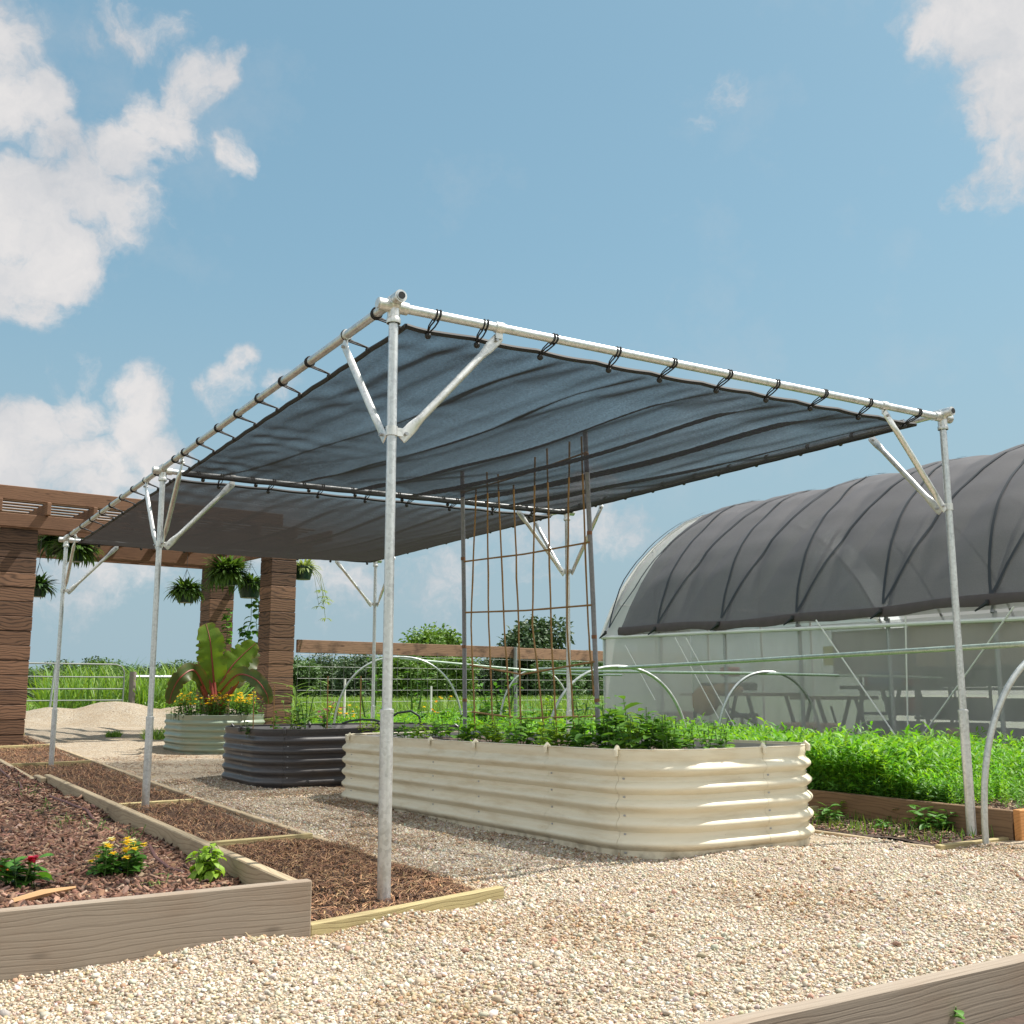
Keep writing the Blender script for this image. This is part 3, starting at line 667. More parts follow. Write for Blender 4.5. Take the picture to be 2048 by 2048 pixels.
# ------------------------------------------------------------------ corrugated raised beds
def rrect(x0, x1, y0, y1, r, n=40, step=.03):
    pts = []
    for cx, cy, a0 in ((x0+r, y0+r, PI), (x1-r, y0+r, 1.5*PI), (x1-r, y1-r, 0), (x0+r, y1-r, .5*PI)):
        arc = [V((cx+r*math.cos(a0+PI/2*i/n), cy+r*math.sin(a0+PI/2*i/n), 0)) for i in range(n+1)]
        if pts:
            d = arc[0]-pts[-1]; k = max(1, int(d.length/step)); pts += [pts[-1]+d*((i+1)/k) for i in range(k-1)] if k > 1 else []
        pts += arc
    d = pts[0]-pts[-1]; k = max(1, int(d.length/step)); pts += [pts[-1]+d*((i+1)/k) for i in range(k-1)]
    return pts
def metal_bed(label, x0, x1, y0, y1, r, h, mat, inmat, seams, base, tilt=0., waves=5, amp=.013, soilz=.05, bolts=True, rz=0.):
    c = V(((x0+x1)/2, (y0+y1)/2, 0)); t = thing('raised_garden_bed', label, 'raised bed', (c.x, c.y, base)); t.rotation_euler = (tilt, 0, rz)
    pts = [p-c for p in rrect(x0, x1, y0, y1, r)]; n = len(pts)
    cum = [0]
    for i in range(n): cum.append(cum[-1]+(pts[(i+1) % n]-pts[i]).length)
    per = cum[-1]
    def P(s):
        s %= per; i = max(0, min(n-1, int(np.searchsorted(cum, s, 'right'))-1)); u = (s-cum[i])/(cum[i+1]-cum[i])
        a, b = pts[i], pts[(i+1) % n]; p = a.lerp(b, u)
        t0 = (b-pts[i-1]).normalized(); t1 = (pts[(i+2) % n]-a).normalized(); tg = t0.lerp(t1, u).normalized()
        return p, V((tg.y, -tg.x, 0))
    per_h = (h-.055)/waves
    def off(z):
        if z > h-.05: return .002
        return amp*1.55*max(0., math.cos(2*PI*((h-.05-z)/per_h-.5))*.62+.38)**.75-.004
    zs = list(np.linspace(-.06, h-.05, 66))+[h-.035, h-.012, h]
    ss = sorted(s*per for s in seams); prs = list(zip(ss, ss[1:]+[ss[0]+per]))
    for a, b in prs:
        m = MB(); k = max(3, int((b-a)/.022)); vs = []
        for layer in (0, -.004):
            for z in zs:
                for i in range(k+1):
                    p, nn = P(a+.001+(b-a-.002)*i/k); q = p+nn*(off(max(z, 0))+layer); vs.append((q.x, q.y, z))
        w = k+1; K = len(zs); fs = []
        for j in range(K-1):
            for i in range(k):
                f = (j*w+i, j*w+i+1, (j+1)*w+i+1, (j+1)*w+i); fs.append(f); fs.append(tuple(q+K*w for q in f[::-1]))
        for j in range(K-1):
            for i in (0, k): fs.append((j*w+i, (j+1)*w+i, (j+1)*w+i+K*w, j*w+i+K*w))
        m.add(vs, fs); pan = m.build('wall_panel', mat, t)
        for z in ([h-.05-per_h*(i) for i in range(1, waves+1)] if bolts else []):
            p, nn = P(a+.03); ang = math.atan2(nn.y, nn.x)
            q = p+nn*(off(z)+.002); MB().box((q.x, q.y, z), (.005, .014, .008), Matrix.Rotation(ang, 3, 'Z'), .002).build('bolt', 'galv_dark', pan)
        if bolts:
            p, nn = P(a); q = p+nn*.002; MB().tube([(q.x+nn.x*.012, q.y+nn.y*.012, h-.03), (q.x+nn.x*.014, q.y+nn.y*.014, h-.004), (q.x, q.y, h+.012), (q.x-nn.x*.014, q.y-nn.y*.014, h-.004), (q.x-nn.x*.012, q.y-nn.y*.012, h-.03)], .012, 8).build('rim_clip', mat, t)
    m = MB(); vs = []; K = 70
    for z in (-.05, h-.012):
        for i in range(K): p, nn = P(per*i/K); q = p-nn*.012; vs.append((q.x, q.y, z))
    m.add(vs, [((i+1) % K, i, K+i, K+(i+1) % K) for i in range(K)]); m.build('liner', inmat, t)
    rim = MB().tube([(*(P(per*i/120)[0]+P(per*i/120)[1]*.001).xy, h) for i in range(121)], .0045, 6, False).build('rim', mat, t)
    m = MB(); rings = 7; vs = []
    for q in range(rings):
        for i in range(K):
            p, nn = P(per*i/K); f = 1-q/(rings-.3); z = h-soilz+.02*math.sin(p.x*f*7+q)*math.cos(p.y*f*6)
            vs.append(((p.x-nn.x*.015)*f, (p.y-nn.y*.015)*f, z))
    m.add(vs, [(q*K+i, q*K+(i+1) % K, (q+1)*K+(i+1) % K, (q+1)*K+i) for q in range(rings-1) for i in range(K)]+[tuple((rings-1)*K+i for i in range(K))])
    m.build('soil', 'soil', t)
    return t
# cream bed under the front net
metal_bed('long cream corrugated metal raised bed under the front net, tied with a trellis', 1.42, 2.70, .20, 4.1, .40, .485, 'cream', 'cream_in',
          (.015, .10, .142, .31, .37, .52, .605, .68, .75, .815, .875, .955), .0, tilt=-.012, amp=.019)
metal_bed('charcoal corrugated metal raised bed between the cream one and the sage one', 1.10, 3.0, 4.66, 6.05, .34, .47, 'dark', 'cream_in', (.06, .2, .33, .45, .58, .7, .83, .95), .012)
metal_bed('sage green corrugated metal raised bed holding the banana plant', 1.62, 2.62, 8.9, 10.4, .42, .44, 'green_bed', 'cream_in', (.02, .2, .45, .7, .95), .07)

# ------------------------------------------------------------------ trellis in the cream bed
def tD(x): return 1/(1/8.25+(1/7.1-1/8.25)*(x-930)/(1197-930))
def tp(x, y, k=0.): return at(x, y, tD(x)+k)
tr = thing('trellis', 'lashed bamboo cane lattice on two grey pipes standing in the cream bed', 'trellis', tp(1060, 1470))
def tbuild(m, name, mat):
    o = m.build(name, mat); o.parent = tr; o.matrix_parent_inverse = Matrix.Translation(-tr.location); return o
for x0, y0, x1, y1 in ((924.5, 942, 930, 1475), (1170, 860, 1198, 1490)):
    a, b = tp(x0, y0), tp(x1, y1)
    p = tbuild(MB().tube([a, a.lerp(b, .5)+V((.004, 0, 0)), b], .0165, 12), 'post', 'rustpipe')
    for u in (.08, .33, .66, .86):
        q = a.lerp(b, u); c = MB().tube([q+V((0, 0, -.012)), q+V((0, 0, .012))], .0185, 12).build('hose_clamp', 'rust'); c.parent = p
tbuild(MB().tube([tp(927, 1465), tp(1050, 1470), tp(1172, 1478), tp(1204, 1479)], .016, 10), 'cross_bar', 'rustpipe')
def cane(pts, r=.0062, k=0.):
    P3 = [tp(x, y, k) for x, y in pts]; out_ = []
    for i in range(len(P3)-1):
        for j in range(6): out_.append(P3[i].lerp(P3[i+1], j/6)+V((random.uniform(-1, 1), random.uniform(-1, 1), 0))*.0025)
    out_.append(P3[-1]); n = len(out_)
    tbuild(MB().tube(out_, [r*(1.15 if i % 4 == 0 else 1) for i in range(n)], 7), 'cane', 'cane')
for c in (((952, 979), (942.4, 1250), (950.7, 1480)), ((974, 944), (977.6, 1250), (986, 1484)), ((996, 948), (1008.7, 1250), (1022, 1470)), ((1027, 970), (1037, 1250), (1043, 1492)),
          ((1070, 914), (1065, 1250), (1090, 1478)), ((1094, 897), (1101.9, 1250), (1114, 1490)), ((1139, 883), (1133.5, 1250), (1150.5, 1486)), ((1163, 873), (1176, 1250), (1188, 1393))): cane(c)
for c in (((929, 984), (1050, 948), (1174, 904)), ((929, 1123), (1050, 1108), (1180, 1084)), ((932, 1225), (1050, 1221), (1184, 1210)), ((940, 1330), (1043, 1349), (1190, 1323)), ((944, 1424), (1045, 1437), (1192, 1432))): cane(c, .0065, -.014)

# ------------------------------------------------------------------ planting generators
def sprig(m, base, h, n, L, Wd, droop=.6, lean=.25, up0=.3, stem=None, tip=.9, seg=4):
    """a stalk with n leaves spiralling up it"""
    b = V(base); top = b+V((random.uniform(-1, 1)*lean*h, random.uniform(-1, 1)*lean*h, h))
    if stem is not None: stem.tube([b, b.lerp(top, .5)+V((random.uniform(-.1, .1)*h*.3, 0, 0)), top], [.0045*max(h, .12)/.3, .0035*max(h, .12)/.3, .002], 5)
    a = random.uniform(0, 7)
    for i in range(n):
        u = up0+(1-up0)*(i+.5)/n; a += 2.4+random.uniform(-.3, .3); s = random.uniform(.7, 1.15)*(1.1-.45*u)
        el = random.uniform(.1, .7)
        m.leaf(b.lerp(top, u), (math.cos(a)*math.cos(el), math.sin(a)*math.cos(el), math.sin(el)), L*s, Wd*s, droop*random.uniform(.6, 1.5), random.uniform(-.3, .3), seg, .2, tip)
def plant(name, label, cat, loc, stalks, mat, h, n, L, Wd, spread, group=None, flower=None, stemmat='stem', droop=.6, lean=.25, tip=.9):
    t = thing(name, label, cat, loc, 0, group); m, st = MB(), MB(); tops = []
    for i in range(stalks):
        r_, a = spread*math.sqrt(random.random()), random.uniform(0, 7)
        sprig(m, (r_*math.cos(a), r_*math.sin(a), -.01), h*random.uniform(.7, 1.15), n, L, Wd, droop, lean, .25, st, tip)
        tops.append(V(st.v[-1]))
    m.build('foliage', mat, t); st.build('stem', stemmat, t)
    if flower:
        fm, cnt, rad = flower
        for q in range(cnt):
            p = tops[q % len(tops)]+V((random.uniform(-1, 1)*.03, random.uniform(-1, 1)*.03, random.uniform(-.02, .03)))
            blossom(p, rad*random.uniform(.8, 1.2), fm if isinstance(fm, str) else random.choice(fm), t)
    return t
def blossom(p, r, mat, parent):
    f = MB()
    for k in range(9):
        a = k*2.4; el = .2+.9*(k/9); f.leaf(p, (math.cos(a)*math.cos(el), math.sin(a)*math.cos(el), math.sin(el)), r, r*.75, .7, 0, 3, .1)
    return f.build('flower', mat, parent)

# plants in the cream bed, standing in a row along the near side
def inbed(px, py, z):
    d = ray(px, 1480); return CP+d*(((random.uniform(1.75, 2.05) if px < 1345 else 2.4)-CP.x)/d.x)
G1 = 'young plants growing in the cream bed'
row = [(1225, 1483, 'leaf', 7, .22, 'tall leafy bean plant climbing beside the right trellis pipe', .13, .085),
       (1265, 1487, 'leaf', 8, .15, 'broad leaved seedling between the trellis pipe and the curled plant', .10, .055),
       (1292, 1487, 'leaf_lime', 7, .14, 'yellow green seedling next to the curled dark plant', .085, .04),
       (1335, 1487, 'leaf', 12, .12, 'dark curly leaved plant, the bushiest one in the cream bed', .08, .055),
       (1360, 1489, 'leaf', 7, .10, 'low ferny seedling right of the dark curly plant', .09, .035),
       (1205, 1487, 'leaf_dark', 5, .08, 'low dark seedling at the foot of the right trellis pipe', .09, .05),
       (1130, 1485, 'leaf', 5, .06, 'small seedling under the trellis cross bar', .07, .04),
       (1075, 1482, 'leaf', 4, .07, 'small seedling in front of the middle canes', .075, .045),
       (1010, 1478, 'leaf', 4, .08, 'small round leaved bean below the left canes', .07, .06),
       (930, 1470, 'leaf', 4, .08, 'round leaved bean at the foot of the left trellis pipe', .075, .07),
       (850, 1466, 'leaf_lime', 4, .05, 'lime seedling left of the trellis in the cream bed', .06, .04),
       (750, 1463, 'leaf_lime', 3, .04, 'lime seedling at the far left end of the cream bed', .06, .04),
       (1165, 1485, 'leaf', 6, .12, 'leafy seedling just left of the right trellis pipe', .09, .06),
       (1100, 1483, 'leaf_lime', 5, .10, 'yellow green seedling below the middle of the cross bar', .08, .05),
       (1040, 1480, 'leaf', 5, .10, 'seedling with wide leaves between the left and middle canes', .09, .06),
       (970, 1475, 'leaf_lime', 5, .07, 'pale seedling right of the left trellis pipe', .075, .05),
       (885, 1468, 'leaf', 5, .06, 'low seedling left of the left trellis pipe', .07, .05),
       (800, 1464, 'leaf', 5, .05, 'low seedling right of the near post in the cream bed', .065, .045),
       (1440, 1486, 'leaf', 5, .10, 'thin seedling near the right end of the cream bed', .075, .03),
       (1395, 1480, 'leaf', 4, .1, 'feathery seedling against the far wall of the cream bed', .07, .03)]
for px, py, mt, st, h, lab, L, Wd in row:
    p = inbed(px, py, .43); p.z = .425; plant('vegetable_seedling', lab, 'plant', p, st+2, {'leaf': 'leaf_bright', 'leaf_dark': 'leaf'}.get(mt, mt), h+.10, 8, L*1.15, Wd*1.15, .11, G1)
# upright single shoot above the bed with pale leaves
p = inbed(1530, 1480, .43); p.z = .43
plant('vegetable_seedling', 'single tall thin shoot with pale leaves at the right end of the cream bed', 'plant', p, 1, 'leaf_lime', .13, 4, .08, .028, .0, G1)
# bean leaves round the trellis foot
for px, py, lab in ((985, 1470, 'bean with broad leaves climbing the second cane from the left'), (1045, 1478, 'bean with broad leaves climbing the middle cane of the trellis'), (1100, 1480, 'bean with broad leaves climbing a cane right of the middle')):
    plant('bean_plant', lab, 'plant', tp(px, py, -.05), 3, 'leaf_bright', .15, 5, .075, .07, .03, G1)

# plants in the charcoal bed
G2 = 'young plants growing in the charcoal bed'
for k, (px, py, h, st, mt, lab) in enumerate(((540, 1458, .14, 2, 'leaf', 'two leaved seedling near the corner of the charcoal bed'), (600, 1457, .22, 5, 'leaf', 'leafy pepper plant in the middle of the charcoal bed'),
        (652, 1456, .15, 4, 'leaf', 'small pepper plant beside the bamboo stake in the charcoal bed'), (487, 1456, .06, 3, 'leaf_dark', 'tiny seedling at the left end of the charcoal bed'), (585, 1455, .16, 4, 'leaf_lime', 'pale green pepper plant behind the leafy one'))):
    p = ony(px, py, 5.1+.1*(k % 3)); p.z = .42
    plant('vegetable_seedling', lab, 'plant', p, st, mt, h+.06, 6, .085, .05, .06, G2)
for px, y0, lab in ((506, 1378, 'thin bamboo stake at the left end of the charcoal bed'), (720, 1352, 'thin bamboo stake near the hoop behind the charcoal bed'), (547, 1372, 'short bamboo stake in the middle of the charcoal bed'), (654, 1353, 'bamboo stake in front of the wire fence')):
    p = at(px, 1458, 9.0); q = at(px+2, y0, 9.0); tag(MB().tube([p, q], .005, 6).build('bamboo_stake', 'cane'), lab, 'stake', 'bamboo stakes in the charcoal bed')
# black irrigation hose looping over the charcoal bed's end
pts = [(684, 1447), (700, 1442), (722, 1439), (748, 1440), (770, 1446), (775, 1450)]
tag(MB().tube([at(x, y, 8.8) for x, y in pts], .009, 8).build('irrigation_hose', 'hose'), 'black irrigation hose lying over the charcoal bed', 'hose', 'black irrigation hoses')
pts = [(770, 1443), (795, 1426), (822, 1422), (838, 1432), (842, 1448), (842, 1462)]
tag(MB().tube([at(x, y, 9.6) for x, y in pts], .010, 8).build('irrigation_hose', 'hose'), 'black irrigation hose arching up right of the near post', 'hose', 'black irrigation hoses')

# banana plant in the sage bed
ban = thing('banana_plant', 'red stemmed banana plant with one huge upright leaf in the sage bed', 'banana plant', at(432, 1425, 13.15))
bp = V((0, 0, -.1)); O = ban.location.copy()
def loc_(x, y, D): return at(x, y, D+1.15)-O
m = MB()
for px, py, D in ((413, 1330, 12.0), (470, 1345, 12.1), (395, 1360, 11.8), (478, 1360, 11.9), (425, 1330, 12.1)):
    q = loc_(px, py, D); m.tube([bp, bp.lerp(q, .5)+V((0, 0, .03)), q], [.045, .032, .018], 8)
m.build('stem', 'banana_red', ban)
def bleaf(pts, wid, mat, D=12., splits=0):
    """pts: the midrib as picture points at a depth; wid: half widths in metres"""
    mid = [loc_(x, y, d) for x, y, d in pts]; m = MB(); rib = MB(); n = 34
    def cr(i, u):
        a = mid[max(i-1, 0)]; b = mid[i]; c = mid[min(i+1, len(mid)-1)]; e_ = mid[min(i+2, len(mid)-1)]
        return .5*((2*b)+(c-a)*u+(2*a-5*b+4*c-e_)*u*u+(3*b-a-3*c+e_)*u**3)
    P3 = []
    for k in range(n+1):
        s = k/n*(len(mid)-1); i = min(int(s), len(mid)-2); P3.append(cr(i, s-i))
    vs = []; rnd = random.Random(int(wid*9999))
    for k, p in enumerate(P3):
        tg = (P3[min(k+1, n)]-P3[max(k-1, 0)]).normalized(); view = (CP-O-p).normalized()
        sd = tg.cross(view).normalized(); nn = sd.cross(tg)
        u = k/n; w = wid*max(.03, math.sin(PI*min(1, .06+.9*u**.8)))**.55
        if k == n: w = .01
        wl = w*(1+.03*math.sin(k*1.3)-(.24 if rnd.random() < .16 else 0)); wr = w*(1+.03*math.cos(k*1.1)-(.24 if rnd.random() < .16 else 0))
        vs += [p-sd*wl+nn*(.12*wl+.012*math.sin(k*.9)), p-sd*wl*.5+nn*.10*wl, p, p+sd*wr*.5+nn*.10*wr, p+sd*wr+nn*(.12*wr+.014*math.cos(k*.8))]
    fs = [(k*5+j, k*5+j+1, k*5+j+6, k*5+j+5) for k in range(n) for j in range(4)]
    o = m.add(vs, fs).build('leaf', mat, ban); o.data.attributes.new('scorch', 'FLOAT', 'POINT').data.foreach_set('value', np.array([(.75*rnd.random() if j in (0, 4) else .0)+(.4 if k > n-3 else 0) for k in range(n+1) for j in range(5)], np.float32)); rib.tube([p+(CP-O-p).normalized()*.004 for p in P3], [.014*(1-.8*k/n) for k in range(n+1)], 6).build('midrib', 'banana_red', o)
bleaf([(428, 1365, 12.), (424, 1320, 12.), (420, 1280, 12.02), (412, 1247, 12.1)], .185, 'banana')
bleaf([(440, 1370, 12.1), (462, 1335, 12.2), (485, 1310, 12.3), (512, 1286, 12.4)], .18, 'banana')
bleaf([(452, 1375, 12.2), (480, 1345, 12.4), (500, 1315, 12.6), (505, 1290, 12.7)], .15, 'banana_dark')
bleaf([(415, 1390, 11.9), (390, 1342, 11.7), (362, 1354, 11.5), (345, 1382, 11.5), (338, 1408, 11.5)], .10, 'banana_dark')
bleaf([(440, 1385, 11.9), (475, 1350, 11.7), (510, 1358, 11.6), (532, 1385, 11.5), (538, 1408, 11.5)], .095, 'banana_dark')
bleaf([(432, 1390, 12.1), (452, 1360, 12.2), (478, 1342, 12.3), (492, 1345, 12.3)], .10, 'banana')
# yellow flowers round the foot of the banana
for px, lab in ((372, 'yellow flowered bush at the left end of the sage bed'), (402, 'yellow flowered bush left of the banana stem'), (440, 'yellow flowered bush in front of the banana stem'), (472, 'yellow flowered bush right of the banana stem'), (498, 'yellow flowered bush at the right end of the sage bed')):
    p = at(px, 1430, 12.9); p.z = .46
    plant('marigold_bush', lab, 'flowers', p, 20, 'leaf', .27, 9, .085, .035, .2, 'yellow flowers in the sage bed', (('petal_yellow'), 22, .028))
plant('lily_clump', 'upright strap leaved clump behind the yellow flowers in the sage bed', 'plant', at(385, 1425, 13.3), 14, 'grass', .4, 4, .32, .03, .16, None, droop=.9)

# ------------------------------------------------------------------ timber bed at lower left
ZB = .185
fb = board('front_board', (-3.0, -.36, -.06), (-.43, -.36, -.06), ZB+.06, .04, 'grey_wood', 'grey weathered front board', None)
tb = thing('timber_planter', 'low weathered timber bed full of red bark mulch at the lower left', 'planter', (-1.5, 2., 0))
def adopt(o, t): o.parent = t; o.matrix_parent_inverse = Matrix.Translation(-t.location); return o
adopt(fb, tb)
adopt(board('side_board', (-.47, -.335, -.05), (-.47, 4.9, -.04), ZB-.006+.05, .042, 'old_wood', None, None), tb)
adopt(board('side_board', (-.515, 4.75, -.04), (-.515, 5.1, -.04), ZB+.03, .042, 'old_wood', None, None), tb)
adopt(board('side_board', (-.47, 4.905, -.04), (-.47, 12.8, .06), ZB-.04, .042, 'old_wood', None, None), tb)
m = MB(); nx_, ny_ = 40, 140; vs = []
def Hm(x, y): return .125+np.interp(y, [0, 7, 13], [0, .02, .08])+.018*np.sin(3.1*x+1.2*y)*np.sin(2.3*y-x)+.012*np.sin(7*x-2*y)*np.sin(6*y)-.02*np.exp(-((x+.55)/.12)**2)
for j in range(ny_+1):
    for i in range(nx_+1):
        x = -3.0+(2.515)*i/nx_; y = -.345+13.*j/ny_; vs.append((x+1.5, y-2, float(Hm(x, y))))
w = nx_+1; m.add(vs, [(j*w+i, j*w+i+1, (j+1)*w+i+1, (j+1)*w+i) for j in range(ny_) for i in range(nx_)])
m.build('mulch_bed', 'mulch_base', tb)
chip = (np.array([(x, y, z) for x in (-.5, .5) for y in (-.5, .5) for z in (-.5, .5)], float), [(0, 1, 3, 2), (4, 6, 7, 5), (0, 4, 5, 1), (2, 3, 7, 6), (0, 2, 6, 4), (1, 5, 7, 3)])
chip2 = (chip[0]*np.array([1, 1, 1])+np.array([[0, .1*(i % 3-1), .12*(i % 2)] for i in range(8)]), chip[1])
x, y = sample(30000, -2.3, -.50, -.33, 2.2); x2, y2 = sample(20000, -2.4, -.5, 2.2, 10); x = np.r_[x, x2]; y = np.r_[y, y2]; N = len(x)
sc = np.column_stack([(.027*np.exp(.6*RNG.normal(size=N))).clip(.006, .075), .0085*np.exp(.4*RNG.normal(size=N)), .004+.004*RNG.random(N)])
o = scatter('bark_mulch', 'chips', [chip, chip2], np.column_stack([x, y, Hm(x, y)+.006]), rand_rot(N, .42), sc, pal(N, [(.165, .083, .054), (.115, .058, .039), (.225, .12, .08), (.29, .18, .125), (.36, .25, .18), (.05, .028, .021)], .18, [.27, .24, .2, .12, .06, .11]))
tag(o, 'red brown bark chips heaped in the timber bed', 'mulch', kind='stuff')
stick = MB().tube([V((*g(25, 1800, .16).xy, .155)), V((*g(85, 1790, .16).xy, .165)), V((*g(150, 1775, .16).xy, .16))], [.010, .013, .005], 6).build('wood_splinter', 'stem_brown'); stick.data.materials[0] = MT['burlap']
tag(stick, 'long pale splinter of wood on the mulch near the red flower', 'stick')
for pts, lab in ((((0, 1535), (20, 1548), (38, 1563), (45, 1570), (25, 1578)), 'brown drip tube curling on the mulch by the far board joint'), (((100, 1595), (140, 1602), (175, 1612), (190, 1626)), 'brown drip tube half buried beside the long timber'),
                 (((230, 1655), (270, 1668), (300, 1675), (312, 1695), (340, 1712), (372, 1722)), 'brown drip tube bending behind the yellow flowers')):
    P3 = []
    for x_, y_ in pts:
        q = g(x_, y_, .16); q.z = float(Hm(q.x, q.y))+.014; P3.append(q)
    tag(MB().tube(P3, .0085, 8).build('drip_tube', 'tube_brown'), lab, 'drip tube', 'brown drip tubes on the mulch')
def onmulch(px, py):
    p = g(px, py, .13); p.z = float(Hm(p.x, p.y)); return p
# flowers in the timber bed
t = plant('lantana', 'low bushy lantana with yellow and white flower heads in the bark mulch', 'flowers', onmulch(236, 1742), 24, 'leaf', .115, 9, .055, .036, .085, None, (('petal_yellow', 'petal_yellow', 'petal_pale'), 24, .018))
t = plant('basil_plant', 'lime green bushy plant by the long timber, no flowers', 'plant', onmulch(411, 1752), 9, 'leaf_lime', .135, 10, .072, .036, .032, None, droop=1.3)
t = plant('zinnia_plant', 'broad leaved plant with a crimson and an orange bloom at the left edge', 'flowers', onmulch(32, 1778), 8, 'leaf', .105, 7, .095, .056, .06)
for x_, y_, mt, r_ in ((64, 1718, 'petal_red', .024), (3, 1735, 'petal_orange', .024)):
    p = at(x_, y_, depth(onmulch(32, 1778)))-t.location
    for q in range(3): blossom(p+V((0, 0, -.004*q)), r_*(1+.12*q), mt, t)
    MB().tube([p, V((p.x*.5, p.y*.5, 0))], .003, 5).build('stem', 'stem', t)
for px, py, h, lab in ((60, 1600, .10, 'thin grass weed near the left edge of the mulch'), (85, 1632, .09, 'thin grass weed in the middle of the mulch'), (118, 1650, .07, 'sparse grass weed behind the yellow lantana'), (138, 1665, .05, 'low pale weed left of the yellow lantana'), (195, 1668, .08, 'dry grass tuft right behind the lantana'), (312, 1768, .045, 'tiny weed sprouting in front of the lantana'), (270, 1690, .1, 'single bent grass stalk beside the lantana')):
    plant('grass_weed', lab, 'weed', onmulch(px, py), 4, 'grass', h, 3, .07, .006, .05, 'grass weeds in the bark mulch', lean=.5)

# sunken planting strip beside it, edged with treated boards
def yf(x): return -.27+.19*(x+.4)/.82
edge_lab = ('edging_board', 'edging')
board('edging_board', (-.43, -.345, -.10), (.45, -.10, -.10), .145, .038, 'edge_wood', 'yellow treated edging board across the near end of the straw strip', 'edging', group='boards edging the straw strip')
board('edging_board', (.425, -.08, -.1), (.435, 4.2, -.08), .115, .04, 'old_wood', 'long edging board between the straw strip and gravel, near half', 'edging', group='boards edging the straw strip')
board('edging_board', (.435, 4.2, -.08), (.46, 13.2, .04), .115, .04, 'old_wood', 'long edging board between the straw strip and gravel, far half', 'edging', group='boards edging the straw strip')
for (y0, y1), lab in (((1.72, 1.78), 'cross board dividing the straw strip nearest the front post'), ((4.0, 4.1), 'half buried cross board at the second post'), ((7.9, 8.05), 'cross board just in front of the third post'), ((10.5, 10.7), 'cross board beyond the third post'), ((12.9, 13.1), 'cross board at the foot of the pergola pillar')):
    zb = float(np.interp(y0, _py, _pz)); board('edging_board', (-.44, y0, zb-.08), (.40, y1, zb-.08), .125 if y0 != 4.0 else .108, .03, 'edge_wood', lab, 'edging', group='boards edging the straw strip')
m = MB(); vs = []; nx_, ny_ = 14, 120
def Hs(x, y): return np.interp(y, _py, _pz)-.006+.012*np.sin(5*x+2*y)*np.sin(4*y)+.03*np.exp(-((y-1.3)/.35)**2-((x+.1)/.3)**2)*0+.012*np.sin(9*x)*np.cos(7*y)
for j in range(ny_+1):
    for i in range(nx_+1):
        x = -.45+.88*i/nx_; y = max(-.32+13.3*j/ny_, yf(x)-.0); vs.append((x, y, float(Hs(x, y))))
w = nx_+1; m.add(vs, [(j*w+i, j*w+i+1, (j+1)*w+i+1, (j+1)*w+i) for j in range(ny_) for i in range(nx_)])
tag(m.build('straw_bed', 'straw_base'), kind='structure')
x, y = sample(15000, -.44, .41, -.3, 2.); x2, y2 = sample(16000, -.44, .41, 2., 12.8); x = np.r_[x, x2]; y = np.r_[y, y2]; k = y > yf(x)+.03; x, y = x[k], y[k]; N = len(x)
bent = (np.array([(-.5, -.5, 0), (-.5, .5, 0), (-.15, .5, .05), (-.15, -.5, .05), (.2, .8, .05), (.2, -.2, .05), (.5, 1.6, 0), (.5, .6, 0)], float), [(0, 3, 2, 1), (3, 5, 4, 2), (5, 7, 6, 4)])
bent2 = (bent[0]*np.array([1, -1, 1]), bent[1])
sc = np.column_stack([.05+.07*RNG.random(N), .0022+.002*RNG.random(N), .3*np.ones(N)])
o = scatter('pine_straw', 'straw', [bent, bent2], np.column_stack([x, y, Hs(x, y)+.004+.02*RNG.random(N)]), rand_rot(N, .22), sc, pal(N, [(.19, .095, .05), (.12, .06, .035), (.28, .15, .08), (.36, .22, .12), (.06, .035, .025)], .2))
tag(o, 'brown pine straw mulch filling the sunken strip', 'pine straw', kind='stuff')

# ------------------------------------------------------------------ bed at the lower right corner
bl = thing('timber_planter', 'timber bed corner cutting across the lower right of the picture', 'planter', (.6, -2.3, 0))
adopt(board('front_board', (-1.2, -2.105, -.12), (1.6, -2.085, -.12), .265, .042, 'grey_wood', None, None, ch=.006), bl)
m = MB(); m.box((.3, -2.75, .0), (2.7, 1.24, .06)); adopt(m.build('soil', 'soil', None), bl)
p = at(1905, 2052, 2.42); p.z = .03
plant('vegetable_seedling', 'seedling with round bright leaves inside the lower right timber bed', 'plant', p, 2, 'leaf', .06, 3, .04, .03, .01)

# ------------------------------------------------------------------ right: weedy strip, timber bed with the cover crop
cb = thing('timber_planter', 'brown timber bed filled with bright green cover crop on the right', 'planter', (5., 5., 0))
adopt(board('side_board', (3.58, -.185, -.03), (3.56, 4.2, -.02), .185, .042, 'brown_wood', None, None), cb)
adopt(board('side_board', (3.56, 4.22, -.02), (3.56, 11.5, .08), .18, .042, 'brown_wood', None, None), cb)
adopt(board('end_board', (3.56, -.215, -.03), (6.7, -.215, -.03), .192, .042, 'orange_wood', 'orange new end board', None), cb)
m = MB(); m.box((5.14, 5.6, .06), (3.1, 11.6, .12)); adopt(m.build('soil', 'soil', None), cb)
m = MB(); vs = []
for j in range(30):
    for i in range(8):
        x = 3.0+.56*i/7; y = -.12+4.*j/29; vs.append((x, y, H(x, y)+.012+.012*math.sin(9*x+5*y)*math.sin(7*y)))
m.add(vs, [(j*8+i, j*8+i+1, (j+1)*8+i+1, (j+1)*8+i) for j in range(29) for i in range(7)]); tag(m.build('weedy_soil', 'soil'), kind='structure')
board('edging_board', (3.0, -.14, -.07), (4.6, -.15, -.07), .085, .035, 'edge_wood', 'thin treated edging board in front of the post on the right', 'edging')
board('edging_board', (2.99, -.12, -.07), (3.0, 4., -.07), .075, .035, 'old_wood', 'sunken edging board between the weeds and the cream bed', 'edging')
